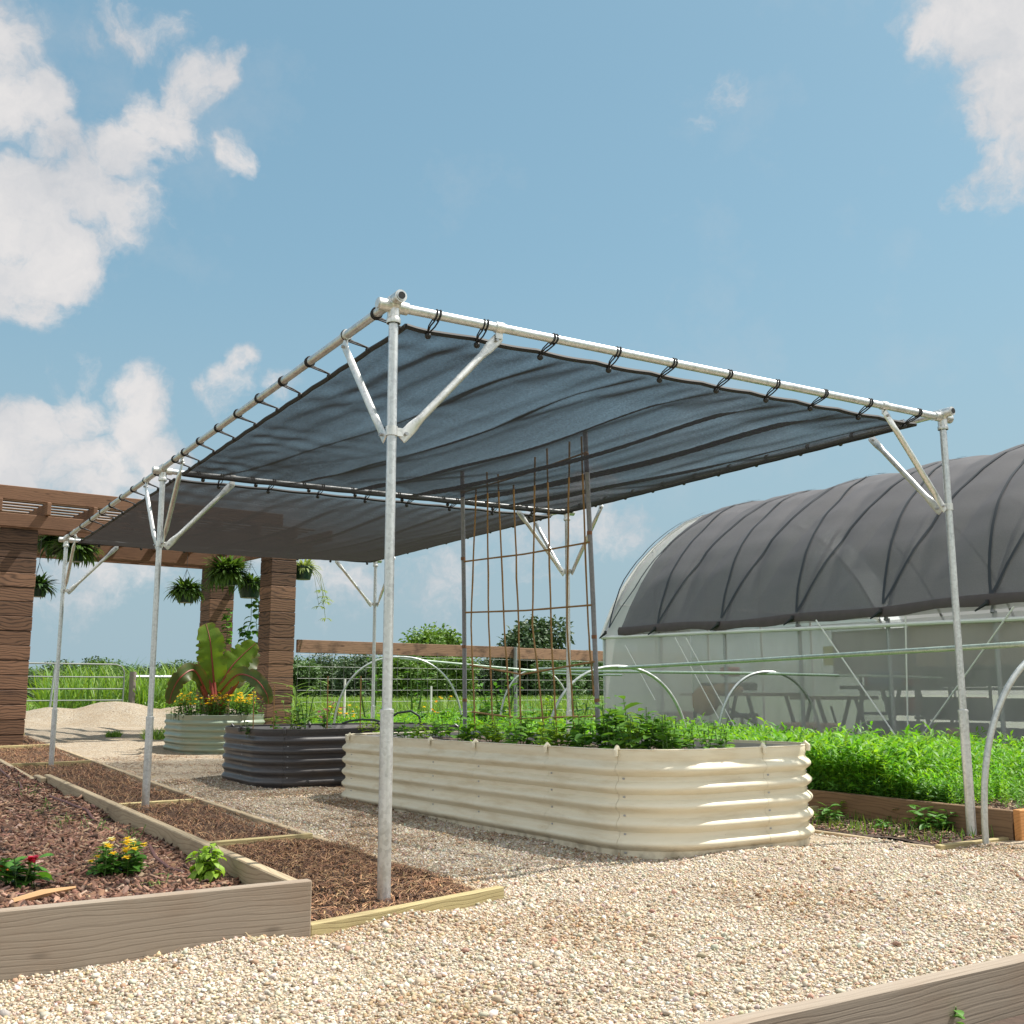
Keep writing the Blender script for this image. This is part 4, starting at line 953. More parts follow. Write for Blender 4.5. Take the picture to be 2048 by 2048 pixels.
board('edging_board', (3.02, 1.05, 0.), (3.5, 1.12, 0.), .07, .035, 'edge_wood', 'short cross board among the weeds behind the cream bed', 'edging')
G3 = 'weeds below the brown timber on the right'
for px, py, h, mt, lab, L in ((1650, 1650, .09, 'leaf', 'weed clump nearest the cream bed', .08), (1690, 1640, .10, 'leaf_lime', 'pale round leaved weed against the timber', .06), (1712, 1632, .09, 'leaf', 'upright weed next to the pale one', .07), (1748, 1634, .12, 'leaf', 'thin tall weed in the middle of the timber', .045),
                              (1797, 1650, .09, 'leaf', 'leafy weed in the middle of the strip', .07), (1845, 1662, .10, 'leaf', 'double stemmed weed left of the post', .08), (1868, 1668, .08, 'leaf', 'broad weed just left of the post', .07), (1900, 1668, .10, 'leaf', 'spiky weed touching the post', .08), (1760, 1662, .05, 'leaf', 'low weed at the edge of the gravel', .05), (1618, 1622, .08, 'leaf_lime', 'weed peeping past the end of the cream bed', .06)):
    plant('weed', lab, 'weed', gx(px, py)+V((0, 0, .01)), 4, mt, h*1.25, 6, L*1.35, L*.6, .035, G3)
o = None
x, y = sample(900, 3.03, 3.54, -.1, 3.2); N = len(x)
blade = (np.array([(-.5, 0, 0), (.5, 0, 0), (.4, .1, .5), (-.4, .1, .5), (.05, .45, 1), (-.05, .45, 1)], float), [(0, 1, 2, 3), (3, 2, 4, 5)])
sc = np.column_stack([.004+.006*RNG.random(N), .04*np.ones(N), .02+.05*RNG.random(N)])
tag(scatter('short_grass', 'grass', [blade], np.column_stack([x, y, Hn(x, y)+.015]), rand_rot(N, .3), sc, pal(N, [(1, 1, 1), (.7, .8, .6), (1.1, 1, .6)], .15)), 'short grass sprouting along the brown timber', 'grass', kind='stuff')

x, y = sample(2600, 3.02, 3.54, -.1, 3.4); x2, y2 = sample(1200, 3.6, 4.6, -.12, .7); x = np.r_[x, x2]; y = np.r_[y, y2]; N = len(x); zz = np.where(x < 3.56, Hn(x, y)+.022, .126)
sc = np.column_stack([.016*np.exp(.5*RNG.normal(size=N)), .007*np.ones(N), .004*np.ones(N)])
tag(scatter('bark_crumbs', 'chips', [chip, chip2], np.column_stack([x, y, zz]), rand_rot(N, .4), sc, pal(N, [(.15, .075, .05), (.08, .045, .032), (.24, .15, .10), (.38, .29, .19)], .2)), 'bark crumbs and bits of straw on the soil by the brown timber', 'bark', kind='stuff')
# cover crop: shoots with lance shaped leaves
def shoot(seed):
    r = random.Random(seed); m = MB(); hgt = 1.
    a = r.uniform(0, 6); lean = V((r.uniform(-.2, .2), r.uniform(-.2, .2), 1))
    for i in range(12):
        u = .2+.8*i/11; a += 2.3; el = r.uniform(.3, 1.15)+.2*(u > .85)
        L = .215*r.uniform(.7, 1.25)*(1.15-.3*u)
        m.leaf(lean*u*hgt*.86, (math.cos(a)*math.cos(el), math.sin(a)*math.cos(el), math.sin(el)), L, L*r.uniform(.22, .36), r.uniform(.4, 1.1), r.uniform(-.5, .5), 2, .25)
    m.leaf((0, 0, 0), (.02, .01, 1), .86, .012, 0., 0, 2)
    return np.array([tuple(v) for v in m.v]), m.f
ch_x0, ch_x1, ch_y0, ch_y1 = 3.62, 6.62, -.12, 11.2
x, y = sample(21000, ch_x0, ch_x1, ch_y0, ch_y1)
thin = np.clip((y-.08-.22*(x-3.9).clip(0, 3))/.25, .06, 1)     # bare patch by the near corner
near = np.where(x < 4.4, 1., .78)*np.where(y < 6, 1., .7)
k = RNG.random(len(x)) < thin*near
x, y = x[k], y[k]
x2, y2 = sample(4200, ch_x0, 4.05, .35, 8); x, y = np.r_[x, x2], np.r_[y, y2]; N = len(x)
hh = (.275+.035*np.sin(1.7*x+y)*np.sin(1.3*y))*np.exp(.15*RNG.normal(size=N))*np.where(y > 6.5, .85, 1.)*np.clip((y-.0)/.8, .55, 1.)
sc = np.column_stack([hh*1.05, hh*1.05, hh])
o = scatter('cover_crop', 'crop', [shoot(i) for i in range(7)], np.column_stack([x, y, .11+0*x+np.interp(y, [4, 11], [0, .08])]), rand_rot(N, .10), sc, pal(N, [(1, 1, 1), (.75, .88, .8), (1.25, 1.12, .8), (.6, .75, .7)], .12), smooth=True)
tag(o, 'dense bright green cover crop filling the timber bed', 'crop', kind='stuff')
# low mixed leaves in front of it along the board
x, y = sample(1500, 3.62, 3.8, .3, 5.); N = len(x); s_ = .11+.06*RNG.random(N)
tag(scatter('ground_cover', 'leaf', [shoot(40+i) for i in range(3)], np.column_stack([x, y, .12+0*x]), rand_rot(N, .3), s_[:, None]*np.array([[1.6, 1.6, 1.]]), pal(N, [(1, 1, 1), (.8, .9, .9), (1.2, 1.25, 1.2)], .15), smooth=True), 'low darker weeds along the foot of the cover crop', 'weeds', kind='stuff')

# hoops of the low tunnels and their ridge pipes
def hoop(apex, half, dirx, label, r=.0175, zb=0., a0=0., a1=PI, mat='hoop'):
    d = V((math.sin(dirx), math.cos(dirx), 0)); apex = V(apex); hgt = apex.z-zb; pts = []
    for i in range(41):
        a = a0+(a1-a0)*i/40; c, s = math.cos(a), math.sin(a)
        pts.append(V((apex.x, apex.y, zb))-d*half*(abs(c)**.9*(1 if c > 0 else -1))+V((0, 0, hgt*abs(s)**.8)))
    return tag(MB().tube(pts, r*.86, 10).build('tunnel_hoop', mat), label, 'hoop', 'bent pipe hoops over the crop beds')
hoop(at(1235, 1333, 10.9), .82, R(100), 'shiny hoop just right of the trellis, in front of the greenhouse corner', .019, -.05)
hoop(at(1535, 1344, 11.6), .66, R(103), 'hoop standing before the benches inside the greenhouse', .018, -.05)
hoop(at(800, 1314, 14.2), .86, R(108), 'hoop behind the charcoal bed, crossed by the near post', .018, .1)
hoop(at(1072, 1340, 14.6), .52, R(108), 'hoop seen behind the bamboo lattice', .017, .1)
p5 = at(1965, 1600, 5.55); p5.z = 0; ax = V((p5.x+.80*math.sin(R(106)), p5.y+.80*math.cos(R(106)), 1.08))
hoop(ax, .80, R(106), 'nearest hoop, rising beside the post at the right edge', .0195, -.05)
def pipe(pts, label, r=.0165, mat='pvcgreen'):
    tag(MB().tube(pts, r, 10).build('ridge_pipe', mat), label, 'pipe', 'ridge pipes over the tunnel hoops')
pipe([at(1075, 1338, 12.4), at(1235, 1336, 10.93), at(1450, 1324, 8.9), at(1700, 1309, 7.3), at(2048, 1288, 5.87), ax+V((.5, -1.2, -.02))], 'upper ridge pipe rising to the right across the greenhouse front')
pipe([at(800, 1317, 14.2), at(930, 1329, 14.4), at(1072, 1342, 14.5), at(1140, 1343, 13.7), at(1300, 1344, 12.6), at(1535, 1347, 11.6), at(1780, 1353, 11.3), at(2048, 1359, 11.), at(2200, 1362, 10.8)], 'lower level ridge pipe passing the middle hoops')
pipe([at(1085, 1346, 14.7), at(1165, 1350, 14.2), at(1245, 1350, 13.6)], 'short thin ridge pipe behind the bamboo lattice', .012)

# ------------------------------------------------------------------ greenhouse
GX, GY0, GY1 = 7.27, 8.48, -5.0
prof = [(7.265, 1.53), (7.45, 1.92), (7.68, 2.27), (7.95, 2.60), (8.23, 2.86), (8.55, 3.10), (8.88, 3.30), (9.25, 3.44), (9.6, 3.52), (10., 3.56), (10.3, 3.57)]
PX = 10.3
full = prof+[(2*PX-x, z) for x, z in prof[-2::-1]]
gh = thing('greenhouse', 'arched greenhouse with black shade cloth over its roof and see-through sides', 'greenhouse', (PX, 2., 0))
def ga(o): return adopt(o, gh)
def loft(name, sec, ys, mat, disp=None, sm=True):
    vs = []; n = len(sec)
    for j, y in enumerate(ys):
        for i, (x, z) in enumerate(sec):
            q = V((x, y, z))
            if disp: q = q+disp(i/(n-1), y)
            vs.append(q)
    m = MB().add(vs, [(j*n+i, j*n+i+1, (j+1)*n+i+1, (j+1)*n+i) for j in range(len(ys)-1) for i in range(n-1)])
    return ga(m.build(name, mat, None, sm))
def spl(sec, k=6):
    out_ = []
    for i in range(len(sec)-1):
        for j in range(k): out_.append((sec[i][0]+(sec[i+1][0]-sec[i][0])*j/k, sec[i][1]+(sec[i+1][1]-sec[i][1])*j/k))
    return out_+[sec[-1]]
Y = list(np.linspace(GY0, GY1, 90))
loft('roof_film', spl(full, 3), list(np.linspace(GY0, GY1, 40)), 'film')
SP = 1.22; ST = [GY0-.02-SP*i for i in range(12)]
# the cloth lies over the roof from near the end wall on, scalloped between its straps
def cdisp(u, y):
    s = abs(u-.5)*2
    ph = ((GY0-.45-y)/SP) % 1.
    v = .5*min(1., max(0., (min(u, 1-u)-.012)/.40))**.85; m_ = .5-abs(ph-.5)
    if m_ < v: tt, wd = m_/max(v, .01)*.5+.5, 2*v
    else: tt, wd = (m_-v)/max(.5-v, .01)*.5, 1-2*v
    blow = (.062*math.sin(PI*tt)**.8 if m_ >= v else .062*math.cos(PI*(tt-.5))**.8)*max(wd, 0.)**.6*min(1., min(u, 1-u)*9)
    nrm = V((-math.cos(PI*u)*1., 0, abs(math.sin(PI*u))+.15)).normalized()
    return nrm*(.02+blow+.014*math.sin(5*y+9*u)*math.sin(3.1*y)+.006*math.sin(60*u+2*math.sin(4*y))*math.sin(2*y+20*u))
csec = spl([(7.245, 1.575)]+prof[1:]+[(2*PX-x, z) for x, z in prof[-2::-1]], 4)
loft('shade_cloth', csec, list(np.linspace(GY0-.42, GY1, 300)), 'ghnet', cdisp)
# rolled brown hem along the lower edge
hem = []
for i in range(80):
    y = GY0-.42+(GY1-GY0+.42)*i/79; hem.append(V((7.215, y, 1.575+.012*math.sin(3*y)+.02*math.sin(.9*y))))
vs = []
for p in hem: vs += [p+V((.012, 0, .075)), p+V((-.008, 0, .03)), p+V((0, 0, -.03+.012*math.sin(7*p.y)))]
ga(MB().add(vs, [(i*3+j, i*3+j+1, i*3+j+4, i*3+j+3) for i in range(79) for j in range(2)]).build('cloth_hem', 'hem'))
# straps: crossing pairs over the cloth, joined at each tie point
def roof_pt(u, y, lift=.05):
    n = len(csec)-1; k = min(int(u*n), n-1); f = u*n-k
    x = csec[k][0]+(csec[k+1][0]-csec[k][0])*f; z = csec[k][1]+(csec[k+1][1]-csec[k][1])*f
    d = cdisp(u, y); return V((x, y, z))+d+d.normalized()*lift*.3
for i, y0 in enumerate(ST[:11]):
    y0 = y0 if i else GY0-.15
    for sgn in (-1, 1):
        P3 = []
        for k in range(21):
            u = .012+.40*k/20; y = y0+sgn*.62*(k/20)**.85
            y = min(y, GY0+.02); P3.append(roof_pt(u, y))
        vs = []
        for k, p in enumerate(P3): vs += [p+V((0, -.016, 0)), p+V((0, .016, 0))]
        ga(MB().add(vs, [(2*k, 2*k+1, 2*k+3, 2*k+2) for k in range(20)]).build('strap', 'strap'))
    p = V((7.20, y0, 1.59)); ga(MB().tube([p+V((0, .0, .03)), p, p+V((-.02, .12, -.07))], [.02, .022, .008], 6).build('strap_tail', 'strap'))
# hip rail, posts, hoops, side screen
ga(MB().tube([(7.24, GY0, 1.53), (7.23, 6.5, 1.50), (7.23, 4, 1.455), (7.23, 2, 1.425), (7.23, GY1, 1.38)], .022, 8).build('hip_rail', 'white'))
for i, y0 in enumerate(list(np.arange(GY0, GY1, -SP))):
    m = MB(); m.tube([(x, y0-.02, z-.03) for x, z in full], .02, 8); m.tube([(GX+.03, y0-.02, 0), (GX+.03, y0-.02, 1.52)], .022, 8); m.tube([(2*PX-GX-.03, y0-.02, 0), (2*PX-GX-.03, y0-.02, 1.52)], .022, 8)
    ga(m.build('hoop_frame', 'galv_dark'))
def wdisp(u, y): return V((.02*math.sin(4*y+3*u)*math.sin(1.3*y)-.015*math.sin(PI*u), 0, 0))
loft('side_curtain', [(GX, z) for z in np.linspace(0, 1.56, 8)], list(np.linspace(GY0-.0, 6.6, 30)), 'film', wdisp)
loft('side_screen', [(GX+.005, z) for z in np.linspace(0, 1.5, 8)], list(np.linspace(6.6, GY1, 60)), 'screen', wdisp)
loft('far_side_film', [(2*PX-GX, z) for z in (0, .8, 1.53)], [GY0, GY1], 'film')
# end wall
m = MB(); vs = [(x, GY0+.01, z) for x, z in spl(full, 2)]; nn = len(vs)
vs2 = [(x, GY0+.01, 0) for x, z in spl(full, 2)]
m.add(vs+vs2, [(i, i+1, nn+i+1, nn+i) for i in range(nn-1)]); ga(m.build('end_wall', 'film_end'))
m = MB(); m.tube([(x, GY0+.04, z+.01) for x, z in full], .024, 8)
for x in (8.2, 9.2, 10.3, 11.4): m.tube([(x, GY0-.03, 0), (x, GY0-.03, float(np.interp(x if x < PX else 2*PX-x, [p[0] for p in prof], [p[1] for p in prof])))], .02, 6)
m.tube([(7.55, GY0-.03, 2.0), (2*PX-7.55, GY0-.03, 2.0)], .018, 6); ga(m.build('end_frame', 'white'))
# white guy lines crossing the curtain
for (xa, ya), (xb, yb) in (((1250, 1290), (1310, 1400)), ((1350, 1275), (1447, 1455)), ((1372, 1276), (1470, 1455)), ((1632, 1240), (1797, 1480)), ((1811, 1232), (1816, 1470)), ((2028, 1213), (1842, 1475))):
    def onX(x, y, X):
        d = ray(x, y); return CP+d*((X-CP.x)/d.x)
    ga(MB().tube([onX(xa, ya, GX-.06), onX(xb, yb, GX-.06)], .0085 if xa > 1600 else .007, 6).build('side_rope', 'white'))
# benches and stores inside
GI = 'benches inside the greenhouse'
def bench(y0, y1, x, h, wdt, label, mat='table', lm='darkmetal'):
    t = thing('potting_bench', label, 'bench', (x, (y0+y1)/2, 0), 0, GI)
    MB().box((0, 0, h), (wdt, abs(y1-y0), .04)).build('bench_top', mat, t)
    for sx in (-1, 1):
        for sy in (-1, 1): MB().tube([(sx*(wdt/2-.05), sy*(abs(y1-y0)/2-.3), h-.02), (sx*(wdt/2-.05), sy*(abs(y1-y0)/2-.05), 0)], .025, 6).build('leg', lm, t)
    MB().tube([(0, -abs(y1-y0)/2+.3, .3), (0, abs(y1-y0)/2-.3, h-.1)], .015, 6).build('brace', lm, t); return t
bench(7.2, 5.7, 7.95, .74, .75, 'folding table seen through the mesh behind the middle hoop')
bench(5.6, 4.9, 8.3, .70, .75, 'lower table right of the folding table inside the greenhouse')
bench(4.75, 3.9, 8.2, .82, .7, 'dark work bench behind the mesh left of the right post', 'crate')
def store(name, label, cat, c, s, mat, ch=.02, grp=None):
    return tag(MB().box(c, s, None, ch).build(name, mat, None, False), label, cat, grp)
m = MB(); m.ball((7.6, 6.75, .66), .24, 10, (.5, 1.0, .8)); m.ball((7.62, 6.4, .80), .2, 10, (.6, 1.6, .4)); tag(m.build('sack', 'burlap'), 'tan sack slumped over the folding table in the greenhouse', 'sack')
store('grey_tray', 'dark seed tray on the folding table in the greenhouse', 'tray', (8., 6.75, .84), (.4, .7, .1), 'crate')
store('red_box', 'red plastic box hanging above the folding table', 'box', (8.0, 6.7, 1.03), (.2, .2, .12), 'redplastic')
store('yellow_card', 'yellow sticky card hanging behind the mesh', 'card', (7.8, 4.85, 1.18), (.01, .14, .22), 'yellow', 0)
store('cardboard_box', 'flattened cardboard leaning low behind the mesh', 'box', (7.7, 5.1, .30), (.4, .55, .24), 'card')
store('red_bucket', 'small red pot on the greenhouse floor by the curtain', 'pot', (7.7, 7.25, .42), (.18, .18, .2), 'redplastic')
store('blue_tool_box', 'blue box on the dark work bench', 'box', (8.2, 4.4, .92), (.25, .3, .16), 'blueplastic')
for i, (yy, lab) in enumerate(((3.05, 'dark shelving rack behind the right post'), (1.4, 'dark shelving rack at the right edge of the greenhouse'), (4.9, 'dark shelving rack in the far row behind the work bench'))):
    rx = 9.5 if i == 2 else 8.2; t = thing('shelving_rack', lab, 'rack', (rx, yy, 0), 0, 'racks inside the greenhouse')
    for z in (.2, .5, .8, 1.02): MB().box((0, 0, z), (.6, 1.5, .03)).build('shelf', 'darkmetal', t)
    for sx in (-.28, .28):
        for sy in (-.72, .72): MB().tube([(sx, sy, 0), (sx, sy, 1.25)], .02, 6).build('upright', 'darkmetal', t)
    for k in range(5):
        for lv, z in enumerate((.215, .515, .815)):
            if random.random() < .85:
                mt = random.choice(['crate', 'crate', 'crate', 'blueplastic', 'darkmetal', 'redplastic'])
                store('storage_crate', 'storage crate on %s in the greenhouse' % ('the rack behind the right post', 'the rack at the right edge', 'the rack in the far row')[i], 'crate', (rx, yy-.6+.3*k, z+.1), (.42, .26, .18), mt, .01, 'crates on the racks in the greenhouse')
store('cardboard_sheet', 'tall brown cardboard sheet standing behind the racks', 'panel', (8.75, 3.3, 1.25), (.06, 2.3, .6), 'card', 0)
store('grey_board', 'grey board hanging in the greenhouse left of the right post', 'board', (8.9, 5.15, 1.25), (.05, 1.2, .55), 'greycard', 0)
for yy, lab in ((6.3, 'dark stool on the greenhouse floor beneath the folding table'), (7.6, 'dark stool on the greenhouse floor near the curtain')):
    t = thing('stool', lab, 'stool', (7.8, yy, 0)); MB().box((0, 0, .48), (.3, .3, .05), None, .01).build('seat', 'darkmetal', t)
    for sx in (-.12, .12):
        for sy in (-.12, .12): MB().tube([(sx, sy, .46), (sx*1.3, sy*1.3, 0)], .014, 6).build('leg', 'darkmetal', t)
tag(MB().box((10.3, 2, .01), (6., 13, .1)).build('greenhouse_floor', 'soil', None, False), kind='structure')

# ------------------------------------------------------------------ pergola
PR = R(6); ex = V((math.cos(PR), math.sin(PR), 0)); ey = V((-math.sin(PR), math.cos(PR), 0))
pg = thing('pergola', 'dark stained timber pergola with plank clad pillars hung with ferns', 'pergola', (1.5, 11.5, 0))
def pillar(corner_right, w, ztop):
    """corner_right: near right corner of the front face"""
    c = V((corner_right.x, corner_right.y, 0))-ex*(w/2)+ey*(w/2); z0 = H(c.x, c.y)-.05; n = int((ztop-z0)/.184)+1
    m = MB(); rm = Matrix.Rotation(0, 3, 'Z')
    for k in range(n):
        za = k*.184; zb = min(za+.184, ztop-z0); j = random.uniform(-.007, .007)
        if zb-za < .02: continue
        m.box((0, 0, (za+zb)/2), (w+j, w+j, zb-za-.010), None, .004)
    m.box((0, 0, (ztop-z0)/2), (w-.018, w-.018, ztop-z0))
    o = m.build('pillar', 'plank', None, False); o.location = (c.x, c.y, z0); o.rotation_euler = (0, 0, PR); return adopt(o, pg), c
c1 = at(47.5, 1479, 13.3); c2 = at(593, 1150, 15.3); c3 = at(470, 1146, 18.1)
_, pc1 = pillar(c1, .46, 2.86); _, pc2 = pillar(c2, .385, 2.86); _, pc3 = pillar(c3, .42, 2.86)
def beam(c, a, b, z0, z1, th, name='beam', d=ex, mat='beam_wood', tilt=0.):
    p0 = V((c.x, c.y, z0))+d*a; p1 = V((c.x, c.y, z0))+d*b
    return adopt(board(name, p0, p1, z1-z0, th, mat, None, None, ch=.006), pg)
f0 = pc1-ey*.26
beam(f0, -3, 4.1, 2.865, 3.035, .05); beam(pc1+ey*.26, -3, 4.0, 2.865, 3.035, .05)
beam(f0-ey*.02, -3, 3.6, 3.205, 3.385, .05)
bk = pc3-ey*.24
beam(bk, -5.5, .35, 2.865, 3.10, .06); beam(bk+ey*.5, -5.5, .35, 2.865, 3.10, .06)
q = at(646, 1120, 17.); beam(q, -1.1, 0, 2.88, 2.97, .06)
for k in range(13):
    a = -2.6+.58*k; p0 = f0+ex*a; beam(V((p0.x, p0.y, 0)), -.12, 4.6, 3.037, 3.20, .05, 'rafter', ey, 'beam_wood')
for k in range(19):
    p0 = f0+ey*(.12+.23*k); beam(V((p0.x, p0.y, 0)), -3, 4.2, 3.203, 3.225, .06, 'lath', ex, 'brown_wood')
# a vine lying on the pergola roof and one climbing the far pillar
m = MB()
for k in range(500):
    a = random.uniform(-2.6, -.3); b = random.uniform(1., 4.2); p = f0+ex*a+ey*b+V((0, 0, 3.26+random.uniform(-.02, .2))); p.z = 3.24+random.uniform(0, .22)
    an = random.uniform(0, 7); m.leaf(p, (math.cos(an), math.sin(an), random.uniform(-.3, .5)), .16, .12, .5, 0, 3)
tag(m.build('roof_vine', 'leaf'), 'leafy vine lying on top of the pergola at the left edge', 'vine')
t = thing('climbing_vine', 'thin vine with round leaves climbing the far pergola pillar', 'vine', at(452, 1330, 17.6)); m, st = MB(), MB(); O2 = t.location.copy()
pts = [at(x, y, 17.6)-O2 for x, y in ((448, 1330), (452, 1290), (455, 1265), (453, 1240), (460, 1215))]; st.tube(pts, .006, 5)
for k in range(34):
    u = random.random()*(len(pts)-1); i = min(int(u), len(pts)-2); p = pts[i].lerp(pts[i+1], u-i); an = random.uniform(0, 7); m.leaf(p, (math.cos(an), math.sin(an), .2), .11, .10, .8, 0, 3)
m.build('foliage', 'leaf', t); st.build('stem', 'stem', t)
t = thing('trailing_vine', 'vine with heart shaped leaves trailing between the two right pillars', 'vine', at(497, 1340, 16.6)); m, st = MB(), MB(); O2 = t.location.copy()
for path in (((503, 1195), (502, 1240), (494, 1265), (485, 1290), (484, 1330)), ((516, 1195), (518, 1220), (512, 1245), (517, 1280), (508, 1325)), ((510, 1300), (498, 1280), (488, 1255))):
    pts = [at(x, y, 16.6)-O2 for x, y in path]; st.tube(pts, .005, 5)
    for k in range(22):
        u = random.random()*(len(pts)-1); i = min(int(u), len(pts)-2); p = pts[i].lerp(pts[i+1], u-i); an = random.uniform(0, 7); m.leaf(p, (math.cos(an), math.sin(an), .1), .13, .12, .9, 0, 3)
m.build('foliage', 'leaf', t); st.build('stem', 'stem', t)
# hanging baskets
def basket(px, py, D, label, r, n, L, Wd, mat, zt, potmat='pot', trail=0, droop=1.15):
    c = at(px, py, D); t = thing('hanging_basket', label, 'hanging basket', c, 0, 'baskets hanging from the pergola')
    MB().lathe([(r*.72, -r*1.15), (r*.74, -r*1.14), (r*1.0, 0), (r*1.06, .0), (r*1.06, .02), (r*.97, .02), (r*.9, -.02)], (0, 0, 0), 18).build('pot', potmat, t)
    m = MB()
    for k in range(3): a = k*2.1; m.tube([(r*math.cos(a), r*math.sin(a), .01), (0, 0, .32)], .003, 4)
    m.tube([(0, 0, .32), (0, 0, max(.33, zt-c.z))], .003, 4); m.build('hanger', 'darkmetal', t)
    f = MB()
    L *= .72
    for k in range(int(n*2.2)):
        a = random.uniform(0, 7); el = random.uniform(-.25, 1.5); s = random.uniform(.45, 1.2); rr = r*.7*random.random()
        f.leaf((rr*math.cos(a), rr*math.sin(a), .0), (math.cos(a)*math.cos(el), math.sin(a)*math.cos(el), math.sin(el)), L*s, Wd*s, droop*random.uniform(.6, 1.5), 0, 6, .2, .7)
    f.build('foliage', mat, t)
    if trail:
        f = MB()
        for k in range(trail):
            a = random.uniform(-1.2, .8); ln = random.uniform(.25, .75); P3 = [V((r*math.cos(a), r*math.sin(a), .02)), V((r*1.5*math.cos(a)+.05, r*1.5*math.sin(a), -.1)), V((r*1.7*math.cos(a)+.12, r*1.7*math.sin(a), -ln))]
            f.tube(P3, .003, 4)
            for q in range(14):
                b = random.uniform(0, 7); f.leaf(P3[2], (math.cos(b), math.sin(b), .4), .13, .02, 1.2, 0, 4)
        f.build('runners', mat, t)
    return t
basket(372, 1182, 15.6, 'full round fern basket hanging left of the two right pillars', .15, 200, .34, .05, 'fern', 2.9)
basket(455, 1146, 16.3, 'large shaggy fern basket under the pergola beam in front of the far pillar', .17, 260, .5, .055, 'fern', 2.9)
basket(500, 1168, 16.6, 'green pot with a thin fern hanging between the two right pillars', .19, 110, .32, .045, 'fern', 2.9)
basket(606, 1136, 15.7, 'spider plant in a green pot hanging right of the right pillar', .15, 90, .28, .03, 'fern_pale', 2.9, trail=6)
basket(150, 1098, 15.2, 'bright shaggy fern basket hanging behind the third post of the frame', .16, 230, .46, .05, 'fern', 2.95)
basket(112, 1085, 15.6, 'dark fern basket hanging beside the left pillar under the beam', .17, 150, .5, .05, 'leaf_dark', 2.95, 'pot_dark')
basket(76, 1172, 14.6, 'small fern basket half hidden by the left pillar', .13, 100, .3, .04, 'leaf_dark', 2.9)

# ------------------------------------------------------------------ wire fence with a timber top rail
FR = R(79); fd = V((math.sin(FR), math.cos(FR), 0)); fn = V((fd.y, -fd.x, 0))
f0_ = at(594, 1279, 15.6); fz = f0_.z
fence = thing('wire_fence', 'wire mesh fence with a rough timber top rail behind the beds', 'fence', (f0_.x, f0_.y, 0))
FO = fence.location.copy()
def fb_(o): return adopt(o, fence)
LEN = 9.
fb_(board('top_rail', (f0_.x, f0_.y, fz-.19), V((f0_.x, f0_.y, fz-.19))+fd*4.3, .19, .045, 'rail_wood', None, None)); fb_(board('top_rail', V((f0_.x, f0_.y, fz-.20))+fd*4.31, V((f0_.x, f0_.y, fz-.21))+fd*LEN, .19, .045, 'rail_wood', None, None))
m = MB()
for k in range(int(LEN/.2)+1): p = f0_+fd*(.2*k)+fn*.04; m.tube([(p.x, p.y, .15), (p.x, p.y, fz-.15)], .0025, 4)
for k in range(8): z = fz-.22-.172*k; a = f0_+fn*.04; m.tube([(a.x, a.y, z), (a.x+fd.x*LEN, a.y+fd.y*LEN, z)], .0027, 4)
fb_(m.build('wire_mesh', 'wire'))
for s in (4.3, 8.6): p = f0_+fd*s+fn*.06; fb_(MB().tube([(p.x, p.y, 0), (p.x, p.y, fz)], .032, 8).build('post', 'post'))

# gate and rails beyond the gravel pile
gt = thing('farm_gate', 'galvanised tube farm gate beyond the gravel pile', 'gate', at(150, 1420, 29.7))
go = gt.location.copy(); gz = [at(150, y, 29.7).z for y in (1329, 1354.5, 1378, 1400.5, 1421)]
c0 = at(249, 1340, 29.9); gd = -fd
a = V((c0.x, c0.y, 0))
m = MB(); zt, zb_ = gz[0], gz[-1]; Lg = 4.3
m.tube([a+gd*Lg+V((0, 0, zt)), a+gd*.25+V((0, 0, zt)), a+gd*.08+V((0, 0, zt-.06)), a+V((0, 0, zt-.22)), a+V((0, 0, zb_+.1)), a+gd*.1+V((0, 0, zb_)), a+gd*Lg+V((0, 0, zb_))], .022, 8)
adopt(m.build('gate_frame', 'wire'), gt)
for z in gz[1:-1]: adopt(MB().tube([a+V((0, 0, z)), a+gd*Lg+V((0, 0, z))], .018, 8).build('rail', 'wire'), gt)
adopt(MB().tube([a+gd*1.98+V((0, 0, zb_)), a+gd*1.9+V((0, 0, zt))], .028, 8).build('upright', 'galv_dark'), gt)
pf = thing('pipe_fence', 'rusty post and pipe rail fence right of the farm gate', 'fence', at(262, 1420, 30.2)); pa = at(262, 1420, 30.2); pa.z = 0
adopt(MB().tube([pa, pa+V((0, 0, 1.36))], .09, 10).build('post', 'rustpost'), pf)
pz = at(262, 1353, 30.2).z
adopt(MB().tube([pa+V((0, 0, pz)), pa+fd*2.6+V((0, 0, pz))], .045, 8).build('rail', 'galv'), pf)
adopt(MB().tube([pa+fd*1.2+V((0, 0, 0)), pa+fd*1.2+V((0, 0, pz+.1))], .03, 6).build('post', 'rustpost'), pf)

# gravel pile
m = MB(); vs = []; nx_, ny_ = 90, 40
pc = at(215, 1430, 20.5)
def pile(u, v):
    z = 0
    for cx, cy, rx, ry, h in ((.15, 0, 1.1, .9, .52), (-.95, -.2, .95, .8, .36), (1.7, .3, 1.5, 1., .40), (-2.3, .3, 1.5, 1., .22), (.6, -.5, .8, .6, .16)):
        z = max(z, h*math.exp(-((u-cx)/rx)**2-((v-cy)/ry)**2)) + .22*h*math.exp(-((u-cx)/rx)**2-((v-cy)/ry)**2)*(z > 0)
    return z+.018*math.sin(6*u+2*v)*math.sin(5*v-u)+.01*math.sin(13*u)*math.sin(11*v)
for j in range(ny_+1):
    for i in range(nx_+1):
        u = -4.5+9*i/nx_; v = -2.6+5*j/ny_; p = V((pc.x, pc.y, 0))+fd*u+V((-fn.x, -fn.y, 0))*v*-1
        vs.append((p.x, p.y, 0.13+pile(u, v)*.82))
w = nx_+1; m.add(vs, [(j*w+i, j*w+i+1, (j+1)*w+i+1, (j+1)*w+i) for j in range(ny_) for i in range(nx_)])
